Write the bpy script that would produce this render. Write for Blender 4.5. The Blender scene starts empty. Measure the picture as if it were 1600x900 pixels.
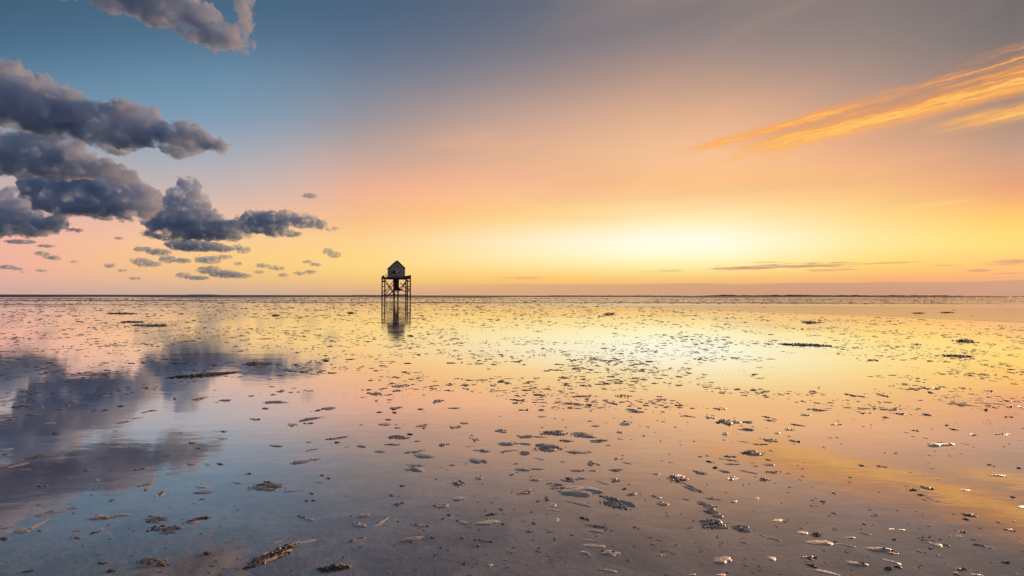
import bpy, bmesh, math, random
import numpy as np
from mathutils import Vector, Matrix, Euler, noise

# ------------------------------------------------------------------ camera, world, sun, exposure
SC = bpy.context.scene
COL = SC.collection
R = math.radians
F, CX, CY = 800.0, 800.0, 450.0          # 18 mm lens on a 36 mm sensor, photograph 1600 px wide
EYE = Vector((0.0, 0.0, 1.6))
cam_data = bpy.data.cameras.new("camera")
cam_data.lens, cam_data.sensor_width = 18.0, 36.0
cam_data.clip_start, cam_data.clip_end = 0.05, 90000.0
cam = bpy.data.objects.new("camera", cam_data)
COL.objects.link(cam)
cam.location = EYE
cam.rotation_euler = Euler((R(90.838), R(-0.127), 0.0))
SC.camera = cam
CAM_ROT = cam.rotation_euler.to_matrix()

SUN_AZ, SUN_EL = 52.0, 9.0               # low on the right, ahead of the camera
SC.view_settings.view_transform = 'Standard'
SC.view_settings.look = 'None'
SC.view_settings.exposure = 0.0
SC.view_settings.gamma = 1.0
SC.view_settings.use_curve_mapping = False
SC.render.engine = 'CYCLES'
SC.cycles.use_denoising = True
SC.cycles.volume_bounces = 9
SC.cycles.volume_step_rate = 1.0
SC.cycles.max_bounces = 14
SC.cycles.transparent_max_bounces = 8

sun_data = bpy.data.lights.new("sun", 'SUN')
sun_data.energy, sun_data.angle, sun_data.color = 3.4, R(3.0), (1.0, 0.52, 0.27)
sun = bpy.data.objects.new("sun", sun_data)
COL.objects.link(sun)
sun_dir = Vector((math.sin(R(SUN_AZ)) * math.cos(R(SUN_EL)), math.cos(R(SUN_AZ)) * math.cos(R(SUN_EL)), math.sin(R(SUN_EL))))
sun.rotation_euler = sun_dir.to_track_quat('Z', 'Y').to_euler()
sun.location = (30, 80, 40)


def lin(c):
    return tuple((v / 255 / 12.92) if v <= 10 else ((v / 255 + 0.055) / 1.055) ** 2.4 for v in c)


class Nodes:
    """small helper to write node trees as expressions"""
    def __init__(self, tree):
        self.t = tree
        tree.nodes.clear()

    def n(self, typ, **kw):
        nd = self.t.nodes.new(typ)
        for k, v in kw.items():
            setattr(nd, k, v)
        return nd

    def link(self, a, b):
        self.t.links.new(a, b)

    def put(self, sock, v):
        if isinstance(v, bpy.types.NodeSocket):
            self.link(v, sock)
        else:
            sock.default_value = v

    def math(self, op, a, b=0.0, c=0.0, clamp=False):
        nd = self.n('ShaderNodeMath', operation=op, use_clamp=clamp)
        self.put(nd.inputs[0], a)
        self.put(nd.inputs[1], b)
        self.put(nd.inputs[2], c)
        return nd.outputs[0]

    def step(self, x, a, b, lo=0.0, hi=1.0, smooth=True):
        nd = self.n('ShaderNodeMapRange', interpolation_type='SMOOTHSTEP' if smooth else 'LINEAR')
        nd.clamp = True
        self.put(nd.inputs['Value'], x)
        for k, v in (('From Min', a), ('From Max', b), ('To Min', lo), ('To Max', hi)):
            self.put(nd.inputs[k], v)
        return nd.outputs['Result']

    def mix(self, f, a, b, blend='MIX'):
        nd = self.n('ShaderNodeMix', data_type='RGBA', blend_type=blend)
        self.put(nd.inputs[0], f)
        self.put(nd.inputs[6], a if isinstance(a, bpy.types.NodeSocket) else (*a, 1.0))
        self.put(nd.inputs[7], b if isinstance(b, bpy.types.NodeSocket) else (*b, 1.0))
        return nd.outputs[2]

    def xyz(self, x, y, z):
        nd = self.n('ShaderNodeCombineXYZ')
        for i, v in enumerate((x, y, z)):
            self.put(nd.inputs[i], v)
        return nd.outputs[0]

    def noise(self, vec, scale, detail=3.0, rough=0.5, dist=0.0):
        nd = self.n('ShaderNodeTexNoise')
        self.link(vec, nd.inputs['Vector'])
        nd.inputs['Scale'].default_value = scale
        nd.inputs['Detail'].default_value = detail
        nd.inputs['Roughness'].default_value = rough
        nd.inputs['Distortion'].default_value = dist
        return nd.outputs[0]

    def ramp(self, f, stops, interp='LINEAR'):
        nd = self.n('ShaderNodeValToRGB')
        cr = nd.color_ramp
        cr.interpolation = interp
        while len(cr.elements) > 1:
            cr.elements.remove(cr.elements[-1])
        for i, (p, c) in enumerate(stops):
            e = cr.elements[0] if i == 0 else cr.elements.new(p)
            e.position = p
            e.color = (*c, 1.0)
        self.link(f, nd.inputs[0])
        return nd.outputs[0]


# colours of the evening sky read along columns of the photograph, turned into azimuth and elevation
ROWS = (0, 60, 120, 180, 240, 300, 340, 380, 420, 440, 458)
SKY = {
    0:    ((66, 98, 124), (76, 110, 138), (97, 131, 157), (124, 148, 168), (164, 166, 174), (206, 178, 176), (231, 180, 170), (241, 180, 163), (239, 178, 160), (225, 178, 160), (208, 170, 160)),
    425:  ((72, 102, 130), (88, 118, 145), (112, 140, 165), (135, 155, 175), (175, 172, 178), (215, 185, 172), (240, 192, 160), (253, 208, 145), (250, 205, 130), (238, 192, 135), (212, 175, 150)),
    575:  ((76, 100, 126), (92, 112, 138), (120, 130, 148), (154, 148, 152), (194, 166, 154), (242, 182, 148), (250, 192, 138), (255, 212, 142), (255, 214, 134), (245, 198, 125), (218, 174, 140)),
    815:  ((98, 106, 123), (118, 118, 130), (152, 138, 138), (196, 163, 147), (228, 178, 145), (252, 194, 146), (255, 214, 142), (255, 238, 194), (255, 224, 148), (252, 195, 105), (220, 170, 128)),
    1095: ((126, 119, 120), (150, 133, 130), (190, 155, 135), (226, 177, 141), (248, 195, 149), (254, 202, 140), (255, 236, 180), (255, 252, 228), (255, 232, 152), (245, 185, 112), (222, 165, 128)),
    1355: ((136, 122, 119), (148, 132, 126), (174, 145, 133), (206, 162, 136), (235, 175, 132), (250, 195, 130), (255, 218, 142), (255, 230, 156), (254, 205, 112), (238, 168, 120), (215, 158, 130)),
    1585: ((112, 106, 108), (122, 113, 112), (138, 122, 118), (168, 138, 122), (200, 155, 130), (235, 165, 115), (255, 200, 104), (255, 215, 120), (248, 182, 118), (222, 158, 124), (198, 148, 132)),
}
ZENITH = (92, 110, 134)
DUSK = ((62, 84, 112), (64, 86, 114), (70, 92, 120), (80, 98, 126), (94, 104, 130), (110, 112, 134), (120, 116, 136), (126, 120, 138), (126, 120, 138), (122, 116, 134), (118, 114, 132))


def build_world():
    w = bpy.data.worlds.new("World")
    SC.world = w
    w.use_nodes = True
    N = Nodes(w.node_tree)
    d = N.n('ShaderNodeTexCoord').outputs['Generated']
    s = N.n('ShaderNodeSeparateXYZ')
    N.link(d, s.inputs[0])
    X, Y, Z = s.outputs
    az = N.math('ARCTAN2', X, Y)
    el = N.math('ARCSINE', Z)
    elp = N.math('DIVIDE', N.math('MAXIMUM', el, 0.0), math.pi / 2)
    cols = []
    kx = sorted(SKY)
    tab = np.array([[lin(c) for c in SKY[k]] for k in kx])                 # column, row, rgb

    def cubic(x, xs, ys):
        # Hermite spline with averaged slopes
        i = int(min(max(np.searchsorted(xs, x) - 1, 0), len(xs) - 2))
        sl = [(ys[j + 1] - ys[j]) / (xs[j + 1] - xs[j]) for j in range(len(xs) - 1)]
        m = [sl[0]] + [(sl[j - 1] * (xs[j + 1] - xs[j]) + sl[j] * (xs[j] - xs[j - 1])) / (xs[j + 1] - xs[j - 1]) for j in range(1, len(sl))] + [sl[-1]]
        h = xs[i + 1] - xs[i]
        t = (x - xs[i]) / h
        return ((2 * t ** 3 - 3 * t * t + 1) * ys[i] + (t ** 3 - 2 * t * t + t) * h * m[i] + (-2 * t ** 3 + 3 * t * t) * ys[i + 1] + (t ** 3 - t * t) * h * m[i + 1])
    fine = list(range(0, 459, 18)) + [458]
    for px in list(range(0, 1600, 113)) + [1585]:
        col = cubic(px, kx, tab)                                           # row, rgb
        a = math.atan((px - CX) / F)
        st = []
        for y in reversed(fine):
            c = np.clip(cubic(y, list(ROWS), col), 0.01, 1.05)
            st.append((max(0.0, math.atan((461.7 - y) / F * math.cos(a)) / (math.pi / 2)), tuple(c)))
        mid = tuple(0.5 * a_ + 0.5 * b_ for a_, b_ in zip(st[-1][1], lin(ZENITH)))
        cols.append((a, st + [(0.5, mid), (0.8, lin(ZENITH))]))
    a45 = math.pi / 4
    dusk = sorted((max(0.0, math.atan((461.7 - y) / F * 0.8)) / (math.pi / 2), lin(c)) for y, c in zip(ROWS, DUSK)) + [(0.8, lin(ZENITH))]
    cols.append((math.pi * 0.75, dusk))
    cols.insert(0, (-math.pi * 0.75, dusk))
    out = None
    for i, (a, st) in enumerate(cols):
        c = N.ramp(elp, st, 'LINEAR')
        out = c if out is None else N.mix(N.step(az, cols[i - 1][0], a, smooth=False), out, c)
    sky = out

    # the afterglow where the sun has just gone behind the bank
    ga = N.math('DIVIDE', N.math('SUBTRACT', az, R(17.0)), R(14))
    ge = N.math('DIVIDE', N.math('SUBTRACT', el, R(5.4)), R(2.8))
    gl = N.math('EXPONENT', N.math('MULTIPLY', N.math('ADD', N.math('MULTIPLY', ga, ga), N.math('MULTIPLY', ge, ge)), -1.0))
    sky = N.mix(gl, sky, (0.03, 0.035, 0.05), 'ADD')

    # low bank of mauve haze cloud along the horizon, crisp upper edge
    band = N.noise(N.xyz(N.math('MULTIPLY', az, 3.0), N.math('MULTIPLY', el, 30.0), 0.0), 2.2, 4, 0.5)
    edge = N.math('ADD', 0.0215, N.math('MULTIPLY', N.math('SUBTRACT', band, 0.5), 0.007))
    inb = N.math('MULTIPLY', N.step(el, N.math('ADD', edge, 0.0015), edge), N.step(az, -0.35, 0.15))
    bank_c = N.ramp(N.step(az, -0.8, 0.8, smooth=False), [(0.0, lin((215, 175, 160))), (0.4, lin((216, 172, 140))), (0.62, lin((213, 166, 132))), (0.8, lin((198, 152, 128))), (1.0, lin((184, 142, 128)))])
    sky = N.mix(N.math('MULTIPLY', inb, 0.75), sky, bank_c)

    # thin stratus strips above it on the right
    strip_n = N.noise(N.xyz(N.math('MULTIPLY', az, 22.0), N.math('MULTIPLY', el, 330.0), 3.7), 1.0, 4, 0.6)
    for px, py, wx, hy, k in ((1255, 414, 170, 6, 1.0), (1150, 420, 60, 3.5, .8), (1030, 423, 60, 3, .5), (1585, 408, 70, 6, .95), (1530, 421, 28, 3, .8), (1575, 425, 50, 2.5, .7),
                              (1290, 421, 60, 2.5, .6), (820, 434, 60, 4, .45), (1200, 409, 70, 2, .5), (1390, 409, 60, 2, .6), (1480, 413, 40, 2, .5)):
        a0 = math.atan((px - CX) / F)
        e0 = math.atan((461.7 - py) / F * math.cos(a0))
        da = N.math('DIVIDE', N.math('SUBTRACT', az, a0), wx / F * math.cos(a0) ** 2)
        de = N.math('DIVIDE', N.math('SUBTRACT', el, e0), hy / F * math.cos(a0))
        r2 = N.math('ADD', N.math('MULTIPLY', da, da), N.math('MULTIPLY', de, de))
        m = N.math('SUBTRACT', N.math('ADD', strip_n, 0.10), N.math('MULTIPLY', r2, 0.34))
        m = N.math('MULTIPLY', N.step(m, 0.40, 0.62), k * 0.85)
        sky = N.mix(m, sky, lin((202, 142, 120)))

    # high cirrus on a flat layer overhead (plane coordinates, so it runs to the horizon as real cloud does)
    zc = N.math('MAXIMUM', Z, 0.02)
    P, Q = N.math('DIVIDE', X, zc), N.math('DIVIDE', Y, zc)
    ca, sa = 0.558, -0.830
    u = N.math('ADD', N.math('MULTIPLY', P, ca), N.math('MULTIPLY', Q, sa))
    v = N.math('ADD', N.math('MULTIPLY', P, -sa), N.math('MULTIPLY', Q, ca))
    warp = N.math('ADD', N.math('MULTIPLY', N.math('SUBTRACT', N.noise(N.xyz(u, v, 0.0), 1.6, 3, 0.5), 0.5), 0.16), N.math('MULTIPLY', N.math('SUBTRACT', N.noise(N.xyz(N.math('MULTIPLY', u, 2.0), v, 6.0), 6.0, 3, 0.6), 0.5), 0.10))
    vw = N.math('ADD', v, warp)
    fib = N.noise(N.xyz(N.math('MULTIPLY', u, 1.3), N.math('MULTIPLY', vw, 9.0), 1.0), 1.6, 5, 0.6, 0.4)
    puff = N.noise(N.xyz(N.math('MULTIPLY', u, 3.2), N.math('MULTIPLY', vw, 8.0), 5.0), 1.5, 4, 0.6)
    fine = N.noise(N.xyz(N.math('MULTIPLY', u, 3.0), N.math('MULTIPLY', vw, 26.0), 2.0), 1.5, 4, 0.6, 0.6)
    spread = N.step(u, -2.3, -0.4)                                        # the plume feathers out towards the right
    # a faint veil of the same cirrus grain across the whole western sky
    veil = N.noise(N.xyz(N.math('MULTIPLY', u, 0.34), N.math('MULTIPLY', vw, 0.55), 7.0), 1.3, 3, 0.5, 0.5)
    vk = N.math('MULTIPLY', N.step(el, 0.06, 0.22), N.step(az, -0.55, 0.1))
    sky = N.mix(N.math('MULTIPLY', N.math('MULTIPLY', N.step(veil, 0.48, 0.75), vk), 0.34), sky, lin((255, 194, 152)))
    sky = N.mix(N.math('MULTIPLY', N.math('MULTIPLY', N.step(veil, 0.48, 0.25), vk), 0.09), sky, lin((150, 128, 128)))
    # dim core of the plume
    dv = N.math('DIVIDE', N.math('SUBTRACT', vw, 3.15), .17)
    core = N.math('MULTIPLY', N.math('EXPONENT', N.math('MULTIPLY', N.math('MULTIPLY', dv, dv), -1.0)), N.math('MULTIPLY', N.step(u, -2.1, -1.5), N.step(u, .7, -.2)))
    sky = N.mix(N.math('MULTIPLY', core, .35), sky, lin((172, 128, 100)))
    tot = None
    for v0, wv, u0, u1, k, fl in (
            (2.985, .075, -2.42, -.70, 1.5, .25), (3.00, .12, -1.35, .6, 1.2, .80), (3.32, .17, -2.22, .6, 1.8, .30), (3.24, .21, -1.7, .6, 1.3, .65), (3.14, .20, -1.15, .6, .85, .95),
            (2.86, .10, -1.0, .6, .7, .95), (3.80, .15, -1.25, .4, 1.6, .4), (3.70, .08, -1.0, .4, 1.0, .7), (3.42, .045, -2.45, -1.95, 1.2, .4), (3.62, .035, -2.25, -1.7, 1.0, .6), (3.46, .05, -1.7, -1.2, .4, .8),
            (6.9, .14, -3.0, -1.5, 1.2, .4), (6.2, .08, -4.0, -3.1, .5, .6)):
        dv = N.math('DIVIDE', N.math('SUBTRACT', vw, v0), wv)
        g = N.math('EXPONENT', N.math('MULTIPLY', N.math('MULTIPLY', dv, dv), -1.0))
        win = N.math('MULTIPLY', N.step(u, u0, u0 + 0.45 * min(1.0, u1 - u0)), N.step(u, u1, u1 - 0.45 * (u1 - u0)))
        tex = N.math('ADD', 1 - fl, N.math('MULTIPLY', N.step(fib, 0.42, 0.62), fl))
        tex = N.math('MULTIPLY', tex, N.step(fine, 0.34, 0.60, 0.5, 1.0))
        g = N.math('MULTIPLY', N.math('MULTIPLY', g, win), N.math('MULTIPLY', tex, N.step(puff, 0.28, 0.58, .6, 1.0)))
        g = N.math('MULTIPLY', g, k)
        tot = g if tot is None else N.math('MAXIMUM', tot, g)
    cir_c = N.ramp(N.step(el, 0.05, 0.45, smooth=False), [(0.0, lin((255, 226, 130))), (0.38, lin((255, 200, 116))), (0.58, lin((255, 166, 76))), (1.0, lin((250, 150, 74)))])
    cir_c = N.mix(N.step(tot, 0.65, 1.35), cir_c, lin((255, 196, 102)))
    sky = N.mix(N.math('MINIMUM', tot, 1.0), sky, cir_c)

    nish = N.n('ShaderNodeTexSky', sky_type='NISHITA', sun_disc=False, sun_elevation=R(SUN_EL), sun_rotation=R(SUN_AZ))
    tot_c = N.mix(1.0, N.mix(1.0, sky, (9.8, 9.8, 9.8), 'MULTIPLY'), N.mix(1.0, nish.outputs[0], (.02, .02, .02), 'MULTIPLY'), 'ADD')
    bg = N.n('ShaderNodeBackground')
    N.link(tot_c, bg.inputs[0])
    bg.inputs[1].default_value = 0.1
    o = N.n('ShaderNodeOutputWorld')
    N.link(bg.outputs[0], o.inputs[0])
    w.cycles.sampling_method = 'MANUAL'
    w.cycles.sample_map_resolution = 1024


build_world()


# ------------------------------------------------------------------ helpers
def ray(px, py):
    return (CAM_ROT @ Vector(((px - CX) / F, (CY - py) / F, -1.0)))


def ground(px, py, z=0.0):
    d = ray(px, py)
    t = (z - EYE.z) / d.z
    return EYE + d * t, t


def at_depth(px, py, dist):
    d = ray(px, py)
    return EYE + d * (dist / d.y)


def tag(o, label=None, cat=None, group=None, kind=None):
    for k, v in (('label', label), ('category', cat), ('group', group), ('kind', kind)):
        if v:
            o[k] = v
    return o


def mesh_obj(name, verts, faces, mat, parent=None, smooth=True):
    me = bpy.data.meshes.new(name)
    me.from_pydata([tuple(v) for v in verts], [], [tuple(f) for f in faces])
    if smooth:
        me.polygons.foreach_set('use_smooth', [True] * len(me.polygons))
    if mat:
        me.materials.append(mat)
    o = bpy.data.objects.new(name, me)
    COL.objects.link(o)
    if parent:
        o.parent = parent
    return o


def linked(name, me, parent=None):
    o = bpy.data.objects.new(name, me)
    COL.objects.link(o)
    if parent:
        o.parent = parent
    return o


def empty(name, loc, rot=0.0):
    o = bpy.data.objects.new(name, None)
    o.empty_display_size = 0.2
    COL.objects.link(o)
    o.location = loc
    o.rotation_euler = (0, 0, rot)
    return o


def material(name):
    m = bpy.data.materials.new(name)
    m.use_nodes = True
    return m, Nodes(m.node_tree)


def surface(N, shader, bump=None):
    o = N.n('ShaderNodeOutputMaterial')
    N.link(shader, o.inputs[0])


def principled(N, color, rough=0.6, spec=0.5, normal=None, metallic=0.0):
    p = N.n('ShaderNodeBsdfPrincipled')
    N.put(p.inputs['Base Color'], color if isinstance(color, bpy.types.NodeSocket) else (*color, 1))
    N.put(p.inputs['Roughness'], rough)
    N.put(p.inputs['Specular IOR Level'], spec)
    N.put(p.inputs['Metallic'], metallic)
    if normal is not None:
        N.link(normal, p.inputs['Normal'])
    return p.outputs[0]


def bump(N, height, strength, dist):
    b = N.n('ShaderNodeBump')
    N.link(height, b.inputs['Height'])
    b.inputs['Strength'].default_value = strength
    b.inputs['Distance'].default_value = dist
    return b.outputs[0]


# ------------------------------------------------------------------ materials
def wet_film(N, diffuse, rough, normal, stops, scale=None):
    """a thin film of water over sand: mirror share by Fresnel, the rest the sand's own colour"""
    gl = N.n('ShaderNodeBsdfGlossy')
    gl.inputs[0].default_value = (1, 1, 1, 1)
    N.put(gl.inputs['Roughness'], rough)
    N.link(normal, gl.inputs['Normal'])
    fr = N.n('ShaderNodeFresnel')
    fr.inputs[0].default_value = 1.75
    N.link(normal, fr.inputs['Normal'])
    fac = N.ramp(fr.outputs[0], [(p, (v, v, v)) for p, v in stops])
    if scale is not None:
        fac = N.math('MULTIPLY', fac, scale)
    mx = N.n('ShaderNodeMixShader')
    N.link(fac, mx.inputs[0])
    N.link(diffuse, mx.inputs[1])
    N.link(gl.outputs[0], mx.inputs[2])
    return mx.outputs[0]


def mat_wet_sand():
    m, N = material("wet_sand")
    pos = N.n('ShaderNodeNewGeometry').outputs['Position']
    s = N.n('ShaderNodeSeparateXYZ')
    N.link(pos, s.inputs[0])
    X, Y = s.outputs[0], s.outputs[1]
    flow = N.xyz(N.math('MULTIPLY', X, 1.0), N.math('MULTIPLY', Y, 1.1), 0.0)
    big = N.noise(pos, 0.16, 4, 0.55, 0.3)
    stain = N.noise(flow, 2.1, 5, 0.6, 0.8)
    fine = N.noise(flow, 14.0, 4, 0.6, 0.3)
    grain = N.noise(pos, 120.0, 2, 0.6)
    col = N.mix(N.step(stain, 0.38, 0.62), (0.22, 0.175, 0.132), (0.35, 0.285, 0.22))
    col = N.mix(N.math('MULTIPLY', N.step(fine, 0.60, 0.74), 0.55), col, (0.085, 0.075, 0.06))
    col = N.mix(N.math('MULTIPLY', N.step(big, 0.50, 0.72), 0.35), col, (0.30, 0.225, 0.15))
    col = N.mix(N.math('MULTIPLY', N.step(grain, 0.3, 0.7), 0.12), col, (0.05, 0.045, 0.04))
    # far off the flat lies in patches: smooth water film and damp, dull sand
    far_v = N.xyz(N.math('MULTIPLY', X, 0.018), N.math('MULTIPLY', Y, 0.05), 2.0)
    patch = N.noise(far_v, 1.0, 5, 0.6)
    far = N.step(Y, 45.0, 130.0)
    dull = N.math('MULTIPLY', N.step(patch, 0.47, 0.56), far)
    rip = N.noise(N.xyz(N.math('MULTIPLY', X, 3.0), N.math('MULTIPLY', Y, 7.0), 0.0), 1.0, 3, 0.55)
    swell = N.noise(N.xyz(N.math('MULTIPLY', X, 0.9), N.math('MULTIPLY', Y, 1.6), 9.0), 1.0, 2, 0.5)
    hgt = N.math('ADD', N.math('MULTIPLY', rip, 0.0016), N.math('MULTIPLY', swell, 0.004))
    chop = N.noise(N.xyz(N.math('MULTIPLY', X, 2.2), N.math('MULTIPLY', Y, 1.3), 4.0), 1.0, 4, 0.65)
    hgt = N.math('ADD', hgt, N.math('MULTIPLY', chop, N.step(Y, 6.0, 40.0, 0.0, 0.006)))
    nrm = bump(N, hgt, 0.55, 1.0)
    nrm_d = bump(N, N.math('ADD', N.math('MULTIPLY', fine, 0.02), N.math('MULTIPLY', grain, 0.002)), 0.6, 1.0)
    diff = N.n('ShaderNodeBsdfDiffuse')
    N.link(col, diff.inputs[0])
    N.link(nrm_d, diff.inputs['Normal'])
    rough = N.math('ADD', N.step(big, 0.35, 0.7, 0.035, 0.085), N.math('MULTIPLY', dull, 0.22))
    surface(N, wet_film(N, diff.outputs[0], rough, nrm, [(0.0, 0), (0.075, .12), (0.15, .27), (0.25, .56), (0.36, .88), (0.5, .93), (0.7, .97), (1.0, 1)], N.math('SUBTRACT', 1.0, N.math('MULTIPLY', dull, 0.30))))
    return m


def mat_sea(rough, wave):
    m, N = material("sea_water")
    pos = N.n('ShaderNodeNewGeometry').outputs['Position']
    s = N.n('ShaderNodeSeparateXYZ')
    N.link(pos, s.inputs[0])
    h = N.noise(N.xyz(N.math('MULTIPLY', s.outputs[0], 0.35), N.math('MULTIPLY', s.outputs[1], 0.9), 0.0), 1.0, 4, 0.6)
    nrm = bump(N, N.math('MULTIPLY', h, wave), 1.0, 1.0)
    p = N.n('ShaderNodeBsdfPrincipled')
    p.inputs['Base Color'].default_value = (0.030, 0.040, 0.045, 1)
    p.inputs['Roughness'].default_value = rough
    p.inputs['IOR'].default_value = 1.33
    N.link(nrm, p.inputs['Normal'])
    surface(N, p.outputs[0])
    return m


def mat_mound():
    m, N = material("damp_sand")
    tc = N.n('ShaderNodeTexCoord').outputs['Object']
    pos = N.n('ShaderNodeNewGeometry').outputs['Position']
    ob = N.n('ShaderNodeObjectInfo').outputs['Random']
    n1 = N.noise(pos, 18.0, 5, 0.6, 0.2)
    grain = N.noise(pos, 300.0, 2, 0.6)
    mp = N.n('ShaderNodeMapping')
    mp.inputs['Scale'].default_value = (1.2, 7.0, 3.0)
    N.link(tc, mp.inputs[0])
    streak = N.noise(mp.outputs[0], 2.0, 4, 0.55, 0.5)
    col = N.mix(N.step(n1, 0.3, 0.7), (0.48, 0.36, 0.265), (0.64, 0.495, 0.37))
    col = N.mix(N.math('MULTIPLY', N.step(streak, 0.52, 0.70), 0.35), col, (0.14, 0.115, 0.09))
    col = N.mix(N.math('MULTIPLY', ob, 0.30), col, (0.17, 0.14, 0.115))
    h = N.math('ADD', N.math('MULTIPLY', streak, 0.004), N.math('ADD', N.math('MULTIPLY', n1, 0.005), N.math('MULTIPLY', grain, 0.0005)))
    nb_ = bump(N, h, 0.8, 1.0)
    df = N.n('ShaderNodeBsdfDiffuse')
    N.link(col, df.inputs[0])
    N.link(nb_, df.inputs['Normal'])
    surface(N, wet_film(N, df.outputs[0], 0.42, nb_, [(0.0, .01), (0.075, .09), (0.15, .26), (0.25, .48), (0.38, .70), (0.6, .85), (1.0, .95)]))
    return m


def mat_cast(name, c0, c1, green=0.0):
    m, N = material(name)
    pos = N.n('ShaderNodeNewGeometry').outputs['Position']
    n1 = N.noise(pos, 60.0, 4, 0.6)
    n2 = N.noise(pos, 9.0, 3, 0.6)
    col = N.mix(N.step(n1, 0.35, 0.65), c0, c1)
    if green:
        col = N.mix(N.math('MULTIPLY', N.step(n2, 0.50, 0.62), green), col, (0.075, 0.085, 0.02))
    nb_ = bump(N, n1, 0.5, 0.004)
    df = N.n('ShaderNodeBsdfDiffuse')
    N.link(col, df.inputs[0])
    N.link(nb_, df.inputs['Normal'])
    surface(N, wet_film(N, df.outputs[0], 0.50, nb_, [(0.0, 0), (0.075, .05), (0.15, .12), (0.35, .35), (0.7, .6), (1.0, .75)]))
    return m


def mat_plain(name, c0, c1, rough, scale=3.0, stretch=(1, 1, 1), spec=0.4):
    m, N = material(name)
    tc = N.n('ShaderNodeTexCoord').outputs['Object']
    mp = N.n('ShaderNodeMapping')
    mp.inputs['Scale'].default_value = stretch
    N.link(tc, mp.inputs[0])
    n1 = N.noise(mp.outputs[0], scale, 5, 0.65, 0.2)
    col = N.mix(N.step(n1, 0.3, 0.72), c0, c1)
    surface(N, principled(N, col, rough, spec, bump(N, n1, 0.3, 0.02)))
    return m


WET = mat_wet_sand()
SEA = mat_sea(0.40, 1.6)
CHANNEL = mat_sea(0.06, 0.02)
MOUND = mat_mound()
CAST = mat_cast("dark_mud_casts", (0.040, 0.033, 0.026), (0.19, 0.15, 0.11))
SHELL = mat_cast("mussels_and_weed", (0.018, 0.018, 0.016), (0.09, 0.075, 0.055), 0.8)
CRUMB = mat_cast("sandy_crumbs", (0.16, 0.125, 0.092), (0.36, 0.29, 0.215))
MUD = mat_cast("dark_mud", (0.055, 0.045, 0.036), (0.17, 0.135, 0.10))
BARS = mat_plain("bare_sandbar", (0.16, 0.13, 0.10), (0.24, 0.20, 0.155), 0.75, 0.05)
TIMBER = mat_plain("dark_weathered_timber", (0.020, 0.017, 0.015), (0.055, 0.045, 0.036), 0.7, 1.5, (4, 4, .5))
CLAD = mat_plain("grey_weathered_boards", (0.32, 0.30, 0.285), (0.44, 0.415, 0.39), 0.75, 1.2, (5, 5, .6))
ROOF = mat_plain("grey_roof_sheet", (0.38, 0.35, 0.34), (0.50, 0.47, 0.45), 0.55, 1.0)
DARKTRIM = mat_plain("dark_edge_trim", (0.02, 0.018, 0.018), (0.045, 0.04, 0.038), 0.7)
GLASS = mat_plain("black_window_glass", (0.006, 0.006, 0.008), (0.012, 0.012, 0.014), 0.15)
SIGNWHITE = mat_plain("faded_white_board", (0.52, 0.52, 0.52), (0.66, 0.66, 0.66), 0.5)
SHORE = mat_plain("dune_scrub", (0.035, 0.036, 0.030), (0.08, 0.072, 0.055), 0.9, 0.02)


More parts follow.
